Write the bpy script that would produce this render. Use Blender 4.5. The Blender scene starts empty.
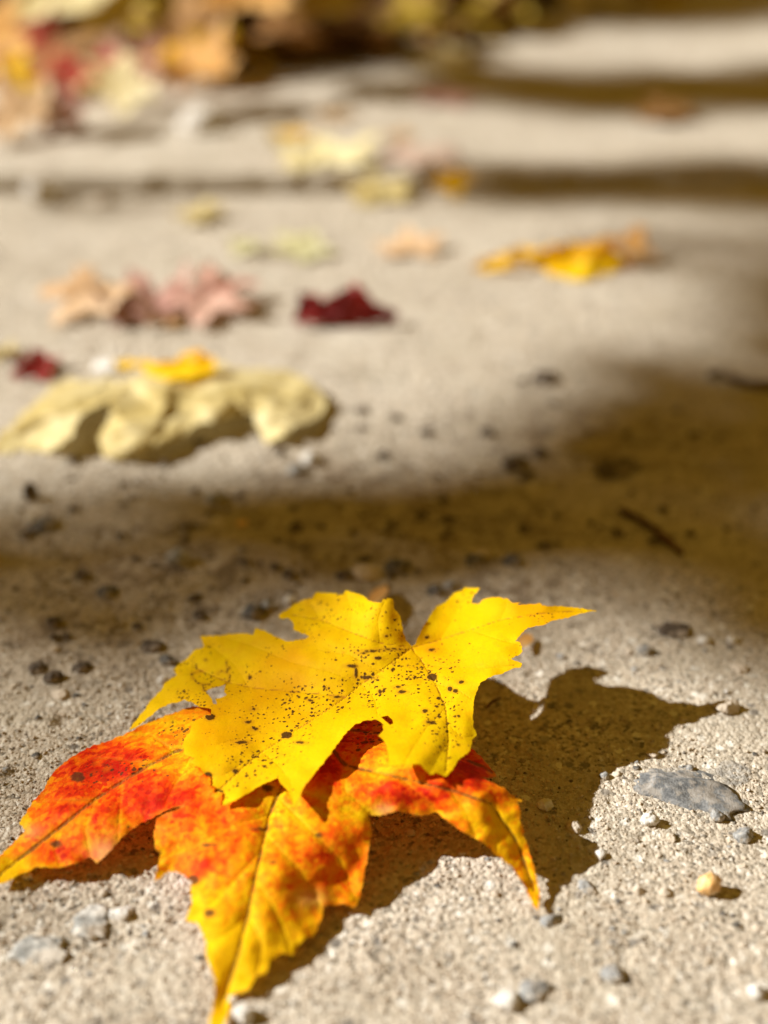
import bpy, math, random
import numpy as np
from mathutils import Vector
from mathutils.geometry import delaunay_2d_cdt

random.seed(11); RNG = np.random.default_rng(11)
C = bpy.context.scene.collection
R = math.radians

# ------------------------------------------------------------------ camera geometry
H = 0.2
PITCH = R(31)
FPX = 512 / math.tan(R(22.5))
SUN_EL, SUN_AZ = R(36), R(3)                    # sun stands to the left, a touch behind
TO_SUN = np.array([-math.cos(SUN_EL)*math.cos(SUN_AZ), math.cos(SUN_EL)*math.sin(SUN_AZ), math.sin(SUN_EL)])


# ------------------------------------------------------------------ noise in numpy
def _hash(ix, iy, s):
    a = (ix.astype(np.int64)*374761393 + iy.astype(np.int64)*668265263 + s*2147483647*31) & 0xFFFFFFFF
    a = ((a ^ (a >> 13))*1274126177) & 0xFFFFFFFF
    a = (a ^ (a >> 16))*2246822519 & 0xFFFFFFFF
    a = a ^ (a >> 15)
    return a/4294967295.0


def vnoise(x, y, s=0):
    ix = np.floor(x); iy = np.floor(y); fx = x-ix; fy = y-iy
    fx = fx*fx*(3-2*fx); fy = fy*fy*(3-2*fy)
    a = _hash(ix, iy, s); b = _hash(ix+1, iy, s); c = _hash(ix, iy+1, s); d = _hash(ix+1, iy+1, s)
    return (a*(1-fx)+b*fx)*(1-fy) + (c*(1-fx)+d*fx)*fy - 0.5


def fbm(x, y, s=0, o=3):
    r = 0; a = 1.0
    for k in range(o):
        r = r + a*vnoise(x*2.03**k, y*2.03**k, s+k*17); a *= 0.5
    return r


def grains(x, y, s=0):
    """rounded bumps, one per cell (distance to nearest jittered point)"""
    ix = np.floor(x); iy = np.floor(y); best = np.full(x.shape, 9.0); bid = np.zeros(x.shape)
    for dx in (-1, 0, 1):
        for dy in (-1, 0, 1):
            cx = ix+dx; cy = iy+dy
            px = cx+0.15+0.7*_hash(cx, cy, s); py = cy+0.15+0.7*_hash(cx, cy, s+5)
            d = np.hypot(x-px, y-py); m = d < best
            best = np.where(m, d, best); bid = np.where(m, _hash(cx, cy, s+9), bid)
    return best, bid


def sstep(a, b, x):
    t = np.clip((x-a)/(b-a), 0, 1); return t*t*(3-2*t)


def ledge_y(x):
    return 0.688 + 0.04*x + 0.006*fbm(x*5+3, x*0, 77, 2) + 0.0016*fbm(x*90, x*0+4, 78, 2)


def ground_low(x, y):
    x = np.asarray(x, float); y = np.asarray(y, float)
    h = 0.0022*fbm(x*9, y*9, 3, 2)*sstep(0.16, 0.5, y) + 0.0012*fbm(x*30, y*30, 8, 2)
    h = h + 0.008*sstep(-0.0008, 0.0012, y-ledge_y(x))
    h = h - 0.018*np.exp(-((y-ledge_y(x)+0.0035)/0.0050)**4)*(0.75+0.5*fbm(x*12, x*0, 79, 2))
    far = sstep(0.93, 1.35, y)*sstep(0.30, 0.0, x)
    h = h + far*0.03 + sstep(2, 12, y)*0.25*(1+fbm(x*0.3, y*0.3, 5, 2))
    return h


def ground_fine(x, y):
    g1, _ = grains(x/0.00125, y/0.00125, 1)
    g2, _ = grains(x/0.0009, y/0.0009, 2)
    g3, _ = grains(x/0.0042, y/0.0042, 4)
    pick = sstep(-0.15, 0.25, fbm(x*160, y*160, 31, 2))
    h = 0.00040*fbm(x*110, y*110, 20, 3) + 0.00040*fbm(x*700, y*700, 24, 2)
    h = h + 0.00042*(0.5-np.minimum(g1, 0.7))*(0.3+pick) + 0.00035*(0.5-np.minimum(g2, 0.7))
    h = h + 0.0011*np.clip(0.36-g3, 0, 1)*sstep(0.1, 0.3, fbm(x*90, y*90, 51, 2))
    pit = sstep(0.26, 0.42, fbm(x*210, y*210, 61, 2))
    h = h - 0.0007*pit
    return h


def ray(u, v):
    x = (u-384)/FPX; y = -(v-512)/FPX
    return np.array([x, math.cos(PITCH)+y*math.sin(PITCH), -math.sin(PITCH)+y*math.cos(PITCH)])


def at(u, v, h=0.0):
    """world point seen at a photo position, at height h"""
    d = ray(u, v); t = (H-h)/-d[2]
    return np.array([0, 0, H]) + t*d


def on_ground(u, v, up=0.0):
    h = 0.0
    for _ in range(6):
        p = at(u, v, h+up); h = float(ground_low(p[0], p[1]))
    p = at(u, v, h+up)
    return p, h


# ------------------------------------------------------------------ materials
def newmat(name):
    m = bpy.data.materials.new(name); m.use_nodes = True
    nt = m.node_tree; nt.nodes.clear()
    return m, nt


class N:
    def __init__(s, nt): s.nt = nt
    def n(s, t, **k):
        x = s.nt.nodes.new(t)
        for a, b in k.items():
            if a.startswith('_'): setattr(x, a[1:], b)
            else: x.inputs[a.replace('__', ' ')].default_value = b
        return x
    def l(s, a, b): s.nt.links.new(a, b)
    def math(s, op, a, b=None, c=None, clamp=False):
        x = s.nt.nodes.new('ShaderNodeMath'); x.operation = op; x.use_clamp = clamp
        for i, v in enumerate((a, b, c)):
            if v is None: continue
            if isinstance(v, (int, float)): x.inputs[i].default_value = v
            else: s.l(v, x.inputs[i])
        return x.outputs[0]
    def rng(s, v, a, b, c=0.0, d=1.0):
        x = s.nt.nodes.new('ShaderNodeMapRange'); x.interpolation_type = 'SMOOTHSTEP'
        s.l(v, x.inputs[0])
        for i, q in enumerate((a, b, c, d)): x.inputs[i+1].default_value = q
        return x.outputs[0]
    def mix(s, f, a, b, mode='MIX'):
        x = s.nt.nodes.new('ShaderNodeMix'); x.data_type = 'RGBA'; x.blend_type = mode
        if isinstance(f, (int, float)): x.inputs[0].default_value = f
        else: s.l(f, x.inputs[0])
        for i, v in ((6, a), (7, b)):
            if isinstance(v, tuple): x.inputs[i].default_value = (*v, 1)
            else: s.l(v, x.inputs[i])
        return x.outputs[2]
    def noise(s, co, scale, det=3, rough=0.55, w=0.0):
        x = s.nt.nodes.new('ShaderNodeTexNoise'); x.inputs['Scale'].default_value = scale
        x.inputs['Detail'].default_value = det; x.inputs['Roughness'].default_value = rough
        s.l(co, x.inputs['Vector']); return x.outputs['Fac'], x.outputs['Color']
    def vor(s, co, scale, feat='F1'):
        x = s.nt.nodes.new('ShaderNodeTexVoronoi'); x.inputs['Scale'].default_value = scale; x.feature = feat
        s.l(co, x.inputs['Vector']); return x
    def attr(s, name):
        x = s.nt.nodes.new('ShaderNodeAttribute'); x.attribute_name = name; return x
    def ramp(s, f, stops, interp='LINEAR'):
        x = s.nt.nodes.new('ShaderNodeValToRGB'); x.color_ramp.interpolation = interp
        e = x.color_ramp.elements
        while len(e) > 1: e.remove(e[-1])
        e[0].position = stops[0][0]; e[0].color = (*stops[0][1], 1)
        for p, c in stops[1:]:
            q = e.new(p); q.color = (*c, 1)
        s.l(f, x.inputs[0]); return x.outputs[0]


def leaf_shader(k, nt, base, tcol, trans, rough, bumpv, bump=0.3, spec=0.35, dist=0.0003):
    b = k.n('ShaderNodeBump', Strength=bump, Distance=dist); k.l(bumpv, b.inputs['Height'])
    p = k.n('ShaderNodeBsdfPrincipled', Roughness=rough); k.l(base, p.inputs['Base Color'])
    p.inputs['Specular IOR Level'].default_value = spec
    k.l(b.outputs[0], p.inputs['Normal'])
    t = k.n('ShaderNodeBsdfTranslucent'); k.l(tcol, t.inputs['Color']); k.l(b.outputs[0], t.inputs['Normal'])
    m = k.n('ShaderNodeMixShader'); m.inputs[0].default_value = trans
    k.l(p.outputs[0], m.inputs[1]); k.l(t.outputs[0], m.inputs[2])
    o = k.n('ShaderNodeOutputMaterial'); k.l(m.outputs[0], o.inputs['Surface'])


def mat_yellow():
    m, nt = newmat('yellow_leaf_skin'); k = N(nt)
    co = k.n('ShaderNodeTexCoord').outputs['Object']
    n1, _ = k.noise(co, 28, 3); n2, _ = k.noise(co, 180, 4, 0.65); n3, _ = k.noise(co, 900, 3, 0.6)
    base = k.ramp(n1, [(0.34, (0.83, 0.40, 0.001)), (0.48, (0.88, 0.54, 0.001)), (0.62, (0.90, 0.62, 0.002))])
    base = k.mix(k.rng(n2, 0.52, 0.75, 0, 0.35), base, (0.78, 0.34, 0.006))
    n5, _ = k.noise(co, 60, 5, 0.7)
    base = k.mix(k.rng(n5, 0.46, 0.66, 0, 0.55), base, (0.86, 0.46, 0.003))
    va = k.vor(co, 800); spa = k.n('ShaderNodeSeparateColor'); k.l(va.outputs['Color'], spa.inputs[0])
    base = k.mix(k.rng(spa.outputs[0], 0.5, 1.0, 0, 0.22), base, (0.80, 0.42, 0.003))
    # dust film and tiny pores
    base = k.mix(k.rng(n3, 0.6, 0.8, 0, 0.25), base, (0.62, 0.33, 0.03))
    # veins
    vd = k.attr('vein').outputs['Fac']
    wob, _ = k.noise(co, 400, 2)
    vdw = k.math('ADD', vd, k.math('MULTIPLY', k.math('SUBTRACT', wob, 0.5), 1.4))
    base = k.mix(k.rng(vdw, 0.9, 0.15, 0, 0.75), base, (0.42, 0.13, 0.02))
    fd = k.attr('fineveins').outputs['Fac']
    base = k.mix(k.rng(fd, 0.9, 0.0, 0, 0.28), base, (0.62, 0.30, 0.01))
    net = k.vor(co, 420, 'DISTANCE_TO_EDGE').outputs['Distance']
    base = k.mix(k.rng(net, 0.07, 0.0, 0, 0.12), base, (0.55, 0.28, 0.01))
    # dirt specks in drifts
    dense = k.attr('dirt').outputs['Fac']
    dn, _ = k.noise(co, 75, 3, 0.6)
    dmask = k.math('ADD', dense, k.math('MULTIPLY', k.math('SUBTRACT', dn, 0.5), 2.2))
    _, wc = k.noise(co, 1100, 2)
    wco = k.n('ShaderNodeVectorMath', _operation='MULTIPLY_ADD'); k.l(wc, wco.inputs[0]); wco.inputs[1].default_value = (0.0011,)*3; k.l(co, wco.inputs[2])
    wc2 = wco.outputs[0]
    tot = None
    for sc, r0, r1 in ((600, 0.05, 0.31), (1150, 0.1, 0.5), (270, -0.12, 0.12)):
        v = k.vor(wc2, sc)
        sep = k.n('ShaderNodeSeparateColor'); k.l(v.outputs['Color'], sep.inputs[0])
        rad = k.math('MULTIPLY', k.math('MULTIPLY', k.math('POWER', sep.outputs[0], 1.7), r1), k.rng(dmask, 0.0, 0.8))
        d = k.math('SUBTRACT', v.outputs['Distance'], rad)
        s_ = k.math('MULTIPLY', k.rng(d, 0.05, -0.02), k.rng(rad, 0.02, 0.09))
        tot = s_ if tot is None else k.math('MAXIMUM', tot, s_)
        base = k.mix(k.math('MULTIPLY', k.rng(d, 0.22, 0.0, 0, 0.5), k.rng(rad, 0.04, 0.12)), base, (0.60, 0.27, 0.008))
    sd = k.attr('spots').outputs['Fac']
    sdw = k.math('ADD', sd, k.math('MULTIPLY', k.math('SUBTRACT', n3, 0.5), 2.5))
    tot = k.math('MAXIMUM', tot, k.rng(sdw, 0.5, -0.4))
    base = k.mix(k.rng(sdw, 2.6, 0.0, 0, 0.45), base, (0.55, 0.22, 0.01))
    base = k.mix(k.math('MULTIPLY', tot, 0.93), base, (0.06, 0.022, 0.007))
    # dry brown rim
    ed = k.attr('edge').outputs['Fac']
    edw = k.math('ADD', ed, k.math('MULTIPLY', n2, 2.5))
    base = k.mix(k.rng(edw, 1.9, 1.0, 0, 0.4), base, (0.55, 0.28, 0.03))
    tc = k.mix(1.0, base, (0.38, 0.30, 0.15), 'MULTIPLY')
    hb = k.math('ADD', k.math('MULTIPLY', n2, 0.8), k.math('ADD', k.math('MULTIPLY', n3, 0.35), k.math('MULTIPLY', tot, 0.8)))
    hb = k.math('ADD', hb, k.math('MULTIPLY', k.rng(vd, 1.6, 0.0), -0.8))
    hb = k.math('ADD', hb, k.math('MULTIPLY', k.rng(fd, 1.3, 0.0), -0.35))
    leaf_shader(k, nt, base, tc, 0.25, 0.6, hb, 0.5, 0.06, 0.0004)
    return m


def mat_red():
    m, nt = newmat('red_orange_leaf_skin'); k = N(nt)
    co = k.n('ShaderNodeTexCoord').outputs['Object']
    n1, _ = k.noise(co, 55, 4, 0.6); n2, _ = k.noise(co, 240, 4, 0.65); n3, _ = k.noise(co, 1000, 3, 0.6)
    r = k.attr('red').outputs['Fac']
    f = k.math('ADD', r, k.math('MULTIPLY', k.math('SUBTRACT', n1, 0.5), 0.75))
    f = k.math('ADD', f, k.math('MULTIPLY', k.math('SUBTRACT', n2, 0.5), 0.85))
    va = k.vor(co, 900); spa = k.n('ShaderNodeSeparateColor'); k.l(va.outputs['Color'], spa.inputs[0])
    f = k.math('ADD', f, k.math('MULTIPLY', k.math('SUBTRACT', spa.outputs[0], 0.5), 0.34))
    f = k.math('ADD', f, k.math('MULTIPLY', k.rng(k.attr('vein').outputs['Fac'], 12.0, 1.0), -0.16))
    f = k.math('ADD', f, k.math('MULTIPLY', k.rng(k.attr('fineveins').outputs['Fac'], 6.0, 0.5), -0.18))
    base = k.ramp(f, [(0.0, (0.88, 0.52, 0.003)), (0.20, (0.88, 0.40, 0.003)), (0.40, (0.88, 0.25, 0.003)),
                      (0.60, (0.86, 0.125, 0.003)), (0.80, (0.74, 0.035, 0.003)), (1.0, (0.50, 0.010, 0.003))])
    sep = k.n('ShaderNodeSeparateColor')
    v = k.vor(co, 300); k.l(v.outputs['Color'], sep.inputs[0])
    base = k.mix(k.math('MULTIPLY', k.rng(sep.outputs[1], 0.55, 1.0, 0, 0.35), k.rng(v.outputs['Distance'], 0.6, 0.1)), base, (0.85, 0.34, 0.01))
    net = k.vor(co, 520, 'DISTANCE_TO_EDGE').outputs['Distance']
    base = k.mix(k.rng(net, 0.08, 0.0, 0, 0.22), base, (0.40, 0.10, 0.01))
    vd = k.attr('vein').outputs['Fac']
    wob, _ = k.noise(co, 350, 3)
    vdw = k.math('ADD', vd, k.math('MULTIPLY', k.math('SUBTRACT', wob, 0.5), 5.0))
    base = k.mix(k.rng(vdw, 2.2, 0.3, 0, 0.8), base, (0.16, 0.075, 0.02))
    fd = k.attr('fineveins').outputs['Fac']
    base = k.mix(k.math('MULTIPLY', k.rng(fd, 1.8, 0.0, 0, 0.4), k.rng(n1, .42, .6)), base, (0.45, 0.14, 0.01))
    dense = k.attr('dirt').outputs['Fac']
    dn, _ = k.noise(co, 90, 3, 0.6)
    dmask = k.math('ADD', dense, k.math('MULTIPLY', k.math('SUBTRACT', dn, 0.5), 2.0))
    tot = None
    for sc, r1 in ((600, 0.5), (1100, 0.5), (300, 0.26)):
        v = k.vor(co, sc); sp = k.n('ShaderNodeSeparateColor'); k.l(v.outputs['Color'], sp.inputs[0])
        rad = k.math('MULTIPLY', k.math('MULTIPLY', k.math('POWER', sp.outputs[0], 2.0), r1), k.rng(dmask, 0.15, 0.9))
        d = k.math('SUBTRACT', v.outputs['Distance'], rad)
        s_ = k.math('MULTIPLY', k.rng(d, 0.06, -0.03), k.rng(rad, 0.03, 0.1))
        tot = s_ if tot is None else k.math('MAXIMUM', tot, s_)
    sdw = k.math('ADD', k.attr('spots').outputs['Fac'], k.math('MULTIPLY', k.math('SUBTRACT', n3, 0.5), 4.0))
    tot = k.math('MAXIMUM', tot, k.rng(sdw, 1.2, -1.2))
    base = k.mix(k.math('MULTIPLY', tot, 0.85), base, (0.06, 0.03, 0.012))
    ed = k.math('ADD', k.attr('edge').outputs['Fac'], k.math('MULTIPLY', n2, 5.0))
    base = k.mix(k.rng(ed, 4.0, 2.2, 0, 0.55), base, (0.62, 0.30, 0.03))
    pal = k.attr('pale').outputs['Fac']
    base = k.mix(k.math('MULTIPLY', pal, 0.7), base, (0.85, 0.42, 0.22))
    tc = k.mix(1.0, base, (1.0, 0.75, 0.55), 'MULTIPLY')
    hb = k.math('ADD', k.math('MULTIPLY', n2, 1.0), k.math('ADD', k.math('MULTIPLY', n3, 0.5), k.math('MULTIPLY', k.rng(vd, 3.0, 0.0), -1.0)))
    hb = k.math('ADD', hb, k.math('MULTIPLY', k.rng(fd, 2.4, 0.0), -0.3))
    leaf_shader(k, nt, base, tc, 0.20, 0.62, hb, 0.7, 0.07, 0.0005)
    return m


def mat_leaf(name, c1, c2, trans=0.25, rough=0.55):
    m, nt = newmat(name); k = N(nt)
    co = k.n('ShaderNodeTexCoord').outputs['Object']
    n1, _ = k.noise(co, 35, 4, 0.6); n2, _ = k.noise(co, 200, 3, 0.6)
    f = k.math('ADD', n1, k.math('MULTIPLY', k.math('SUBTRACT', n2, 0.5), 0.5))
    base = k.mix(k.rng(f, 0.35, 0.65), c1, c2)
    vd = k.attr('vein').outputs['Fac']
    dk = tuple(0.45*a for a in c1)
    base = k.mix(k.rng(vd, 0.0011, 0.0003, 0, 0.5), base, dk)
    base = k.mix(k.rng(n2, 0.62, 0.75, 0, 0.5), base, dk)
    leaf_shader(k, nt, base, base, trans, rough, k.math('ADD', n2, k.math('MULTIPLY', k.rng(vd, 0.002, 0), -0.8)), 0.6, 0.3, 0.0006)
    return m


def mat_ground():
    m, nt = newmat('sandy_soil'); k = N(nt)
    co = k.n('ShaderNodeTexCoord').outputs['Object']
    a, _ = k.noise(co, 6, 3, 0.6); b, _ = k.noise(co, 45, 4, 0.65); c, _ = k.noise(co, 500, 4, 0.7); d, _ = k.noise(co, 2600, 2, 0.6)
    base = k.ramp(b, [(0.3, (0.43, 0.375, 0.29)), (0.5, (0.54, 0.485, 0.395)), (0.7, (0.60, 0.55, 0.465))])
    base = k.mix(k.rng(a, 0.4, 0.62, 0, 0.40), base, (0.42, 0.345, 0.25))
    a2, _ = k.noise(co, 22, 4, 0.6)
    base = k.mix(k.rng(a2, 0.5, 0.7, 0, 0.35), base, (0.36, 0.33, 0.29))
    v = k.vor(co, 1150); sp = k.n('ShaderNodeSeparateColor'); k.l(v.outputs['Color'], sp.inputs[0])
    g = k.ramp(sp.outputs[0], [(0.0, (0.07, 0.06, 0.05)), (0.10, (0.22, 0.19, 0.15)), (0.28, (0.44, 0.37, 0.29)), (0.6, (0.58, 0.50, 0.405)),
                               (0.86, (0.64, 0.57, 0.47)), (1.0, (0.82, 0.79, 0.73))])
    pm, _ = k.noise(co, 38, 4, 0.6)
    base = k.mix(k.rng(pm, 0.38, 0.60, 0.35, 0.80), base, g)
    v2 = k.vor(co, 330); sp2 = k.n('ShaderNodeSeparateColor'); k.l(v2.outputs['Color'], sp2.inputs[0])
    base = k.mix(k.math('MULTIPLY', k.rng(sp2.outputs[1], 0.93, 0.95), k.rng(v2.outputs['Distance'], 0.5, 0.3, 0, 0.8)), base, (0.16, 0.145, 0.13))
    base = k.mix(k.math('MULTIPLY', k.rng(sp2.outputs[2], 0.94, 0.96), k.rng(v2.outputs['Distance'], 0.45, 0.25, 0, 0.8)), base, (0.80, 0.77, 0.70))
    v4 = k.vor(co, 520); sp4 = k.n('ShaderNodeSeparateColor'); k.l(v4.outputs['Color'], sp4.inputs[0])
    fl = k.math('MULTIPLY', k.rng(k.math('ADD', sp4.outputs[0], k.math('MULTIPLY', k.math('SUBTRACT', pm, 0.5), 0.5)), 0.80, 0.86), k.rng(v4.outputs['Distance'], 0.34, 0.2))
    base = k.mix(k.math('MULTIPLY', fl, k.math('ADD', 0.35, k.math('MULTIPLY', k.attr('soil').outputs['Fac'], 0.6))), base, (0.09, 0.07, 0.055))
    # damp, dark crumbly soil drifts in the middle of the path
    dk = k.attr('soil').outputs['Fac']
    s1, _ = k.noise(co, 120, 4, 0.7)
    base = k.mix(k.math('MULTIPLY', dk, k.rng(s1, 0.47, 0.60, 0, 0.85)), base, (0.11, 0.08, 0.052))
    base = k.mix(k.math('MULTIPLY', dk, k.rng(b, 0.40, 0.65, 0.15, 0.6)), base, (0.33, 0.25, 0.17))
    # grey stone showing through
    st = k.attr('stone').outputs['Fac']
    stn, _ = k.noise(co, 700, 4, 0.7)
    scol = k.ramp(stn, [(0.35, (0.11, 0.115, 0.12)), (0.55, (0.27, 0.275, 0.28)), (0.7, (0.5, 0.5, 0.5))])
    base = k.mix(k.math('MULTIPLY', st, k.rng(c, 0.35, 0.6, 0.4, 0.9)), base, scol)
    fb = k.math('ADD', k.math('MULTIPLY', c, 1.0), k.math('ADD', k.math('MULTIPLY', d, 0.5), k.math('MULTIPLY', v.outputs['Distance'], -0.7)))
    bp = k.n('ShaderNodeBump', Strength=0.8, Distance=0.0006); k.l(fb, bp.inputs['Height'])
    p = k.n('ShaderNodeBsdfPrincipled', Roughness=0.92); p.inputs['Specular IOR Level'].default_value = 0.2
    k.l(base, p.inputs['Base Color']); k.l(bp.outputs[0], p.inputs['Normal'])
    o = k.n('ShaderNodeOutputMaterial'); k.l(p.outputs[0], o.inputs['Surface'])
    return m


def mat_grit():
    m, nt = newmat('grit_grains'); k = N(nt)
    r = k.attr('tone').outputs['Fac']; co = k.n('ShaderNodeTexCoord').outputs['Object']
    g = k.ramp(r, [(0.0, (0.05, 0.045, 0.04)), (0.20, (0.13, 0.115, 0.10)), (0.3, (0.44, 0.36, 0.28)), (0.62, (0.58, 0.48, 0.36)),
                   (0.85, (0.66, 0.60, 0.52)), (1.0, (0.85, 0.83, 0.79))])
    n, _ = k.noise(co, 2500, 2); g = k.mix(k.rng(n, 0.4, 0.7, 0, 0.4), g, (0.40, 0.32, 0.23))
    p = k.n('ShaderNodeBsdfPrincipled', Roughness=0.8); k.l(g, p.inputs['Base Color'])
    o = k.n('ShaderNodeOutputMaterial'); k.l(p.outputs[0], o.inputs['Surface'])
    return m


def mat_stone(name, c1, c2, rough=0.75, scale=500, sand=0.4):
    m, nt = newmat(name); k = N(nt)
    co = k.n('ShaderNodeTexCoord').outputs['Object']
    n1, _ = k.noise(co, scale, 4, 0.7); n2, _ = k.noise(co, scale*4, 2)
    base = k.mix(k.rng(n1, 0.35, 0.65), c1, c2)
    n3, _ = k.noise(co, scale*0.45, 3, 0.7)
    base = k.mix(k.rng(n3, 0.46, 0.60, 0, sand+.25), base, (0.53, 0.44, 0.34))
    bp = k.n('ShaderNodeBump', Strength=0.6, Distance=0.0004); k.l(k.math('ADD', n1, k.math('MULTIPLY', n2, 0.4)), bp.inputs['Height'])
    p = k.n('ShaderNodeBsdfPrincipled', Roughness=rough); k.l(base, p.inputs['Base Color']); k.l(bp.outputs[0], p.inputs['Normal'])
    o = k.n('ShaderNodeOutputMaterial'); k.l(p.outputs[0], o.inputs['Surface'])
    return m


# ------------------------------------------------------------------ object helpers
def link(name, verts, faces, mat, loc=(0, 0, 0), parent=None, smooth=True):
    me = bpy.data.meshes.new(name); me.from_pydata([tuple(v) for v in verts], [], [tuple(f) for f in faces])
    if smooth: me.polygons.foreach_set('use_smooth', [True]*len(me.polygons))
    me.update()
    o = bpy.data.objects.new(name, me); C.objects.link(o); o.location = loc
    if mat: me.materials.append(mat)
    if parent: o.parent = parent
    return o


def tag(o, label=None, cat=None, group=None, kind=None):
    if label: o['label'] = label
    if cat: o['category'] = cat
    if group: o['group'] = group
    if kind: o['kind'] = kind
    return o


def put_attr(o, name, arr):
    a = o.data.attributes.new(name, 'FLOAT', 'POINT'); a.data.foreach_set('value', np.asarray(arr, np.float32))


def seg_dist(px, py, path):
    d = np.full(px.shape, 1e9)
    for (x0, y0), (x1, y1) in zip(path[:-1], path[1:]):
        dx, dy = x1-x0, y1-y0; L = dx*dx+dy*dy+1e-12
        t = np.clip(((px-x0)*dx+(py-y0)*dy)/L, 0, 1)
        d = np.minimum(d, np.hypot(px-x0-t*dx, py-y0-t*dy))
    return d


def inside(px, py, poly):
    r = np.zeros(px.shape, bool); n = len(poly); j = n-1
    for i in range(n):
        xi, yi = poly[i]; xj, yj = poly[j]
        c = ((yi > py) != (yj > py)) & (px < (xj-xi)*(py-yi)/((yj-yi) if yj != yi else 1e-12)+xi)
        r ^= c; j = i
    return r


def smooth_path(pts, step, closed=False, rough=0.0, seed=0):
    """resample an outline at a step, adding fine toothing"""
    rr = random.Random(seed); out = []
    n = len(pts)
    for i in range(n if closed else n-1):
        a = np.array(pts[i], float); b = np.array(pts[(i+1) % n], float)
        L = np.hypot(*(b-a)); m = max(1, int(round(L/step)))
        nrm = np.array([-(b-a)[1], (b-a)[0]])/max(L, 1e-9)
        for j in range(m):
            q = a+(b-a)*j/m
            if j > 0 and rough: q = q+nrm*rr.uniform(-rough, rough)
            out.append((float(q[0]), float(q[1])))
    if not closed: out.append(tuple(map(float, pts[-1])))
    return out


def tri_mesh(outer, holes, step, seed=0):
    """triangulate an outline with holes on a jittered interior grid"""
    xs = [p[0] for p in outer]; ys = [p[1] for p in outer]
    gx, gy = np.meshgrid(np.arange(min(xs), max(xs), step), np.arange(min(ys), max(ys), step*0.87))
    gx = gx+(np.arange(gx.shape[0]) % 2)[:, None]*step*0.5
    gx = gx.ravel(); gy = gy.ravel(); r = np.random.default_rng(seed)
    gx = gx+r.uniform(-.12, .12, gx.shape)*step; gy = gy+r.uniform(-.12, .12, gy.shape)*step
    m = inside(gx, gy, outer)
    m &= seg_dist(gx, gy, outer+[outer[0]]) > step*0.45
    for h in holes:
        m &= ~inside(gx, gy, h); m &= seg_dist(gx, gy, h+[h[0]]) > step*0.45
    pts = list(outer); edges = [(i, (i+1) % len(outer)) for i in range(len(outer))]
    for h in holes:
        b = len(pts); pts += h; edges += [(b+i, b+(i+1) % len(h)) for i in range(len(h))]
    pts += list(zip(gx[m].tolist(), gy[m].tolist()))
    v, e, f, *_ = delaunay_2d_cdt([Vector(p) for p in pts], edges, [], 1, 1e-5)
    V = np.array([(a[0], a[1]) for a in v]); F = np.array([tuple(t) for t in f])
    c = V[F].mean(1); keep = inside(c[:, 0], c[:, 1], outer)
    for h in holes: keep &= ~inside(c[:, 0], c[:, 1], h)
    F = F[keep]
    used = np.unique(F); remap = np.full(len(V), -1); remap[used] = np.arange(len(used))
    return V[used], remap[F]


def tps(ctrl):
    """smooth height surface through control points (u, v, mm)"""
    P = np.array([(a, b) for a, b, c in ctrl], float)/100; z = np.array([c for a, b, c in ctrl], float)
    def U(r2): return np.where(r2 > 0, r2*np.log(np.maximum(r2, 1e-12)), 0)
    n = len(P); K = U(((P[:, None]-P[None])**2).sum(-1))+np.eye(n)*0.03
    A = np.zeros((n+3, n+3)); A[:n, :n] = K; A[:n, n] = 1; A[:n, n+1:] = P; A[n, :n] = 1; A[n+1:, :n] = P.T
    w = np.linalg.solve(A, np.concatenate([z, [0, 0, 0]]))
    def f(u, v):
        Q = np.stack([np.asarray(u), np.asarray(v)], -1)/100
        r = np.zeros(len(Q))
        for i in range(n): r += w[i]*U(((Q-P[i])**2).sum(-1))
        return (r+w[n]+w[n+1]*Q[:, 0]+w[n+2]*Q[:, 1])/1000
    return f


def traced_leaf(name, outer, holes, step, hf, mat, attrs, relief=None, seed=1, base=None):
    V, F = tri_mesh(outer, holes, step, seed)
    u, v = V[:, 0], V[:, 1]
    h = hf(u, v)
    if relief is not None: h = h+relief(u, v)
    h = np.maximum(h, 0.0006)
    if base: h = h+base
    x = (u-384)/FPX; y = -(v-512)/FPX
    d = np.stack([x, math.cos(PITCH)+y*math.sin(PITCH), -math.sin(PITCH)+y*math.cos(PITCH)], -1)
    t = (H-h)/-d[:, 2]; W = np.array([0, 0, H])+t[:, None]*d
    if base is None:
        W[:, 2] = np.maximum(W[:, 2], ground_low(W[:, 0], W[:, 1])+0.0005)
    c = np.array([W[:, 0].mean(), W[:, 1].mean(), W[:, 2].min()])
    o = link(name, W-c, F[:, ::-1], mat, c)
    if name: 
        nz = sum(p.normal.z for p in o.data.polygons)
        if nz < 0: o.data.flip_normals()
    for k_, a in attrs(u, v).items(): put_attr(o, k_, a)
    return o


# ------------------------------------------------------------------ the ground
def axis(lo, hi, fine, c0, c1, grow=1.035, far=60):
    a = list(np.arange(c0, c1, fine)); s = fine
    while a[-1] < hi: s *= grow; a.append(a[-1]+s)
    s = fine; b = [c0]
    while b[-1] > lo: s *= grow; b.append(b[-1]-s)
    return np.array(b[::-1][:-1]+a)


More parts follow.
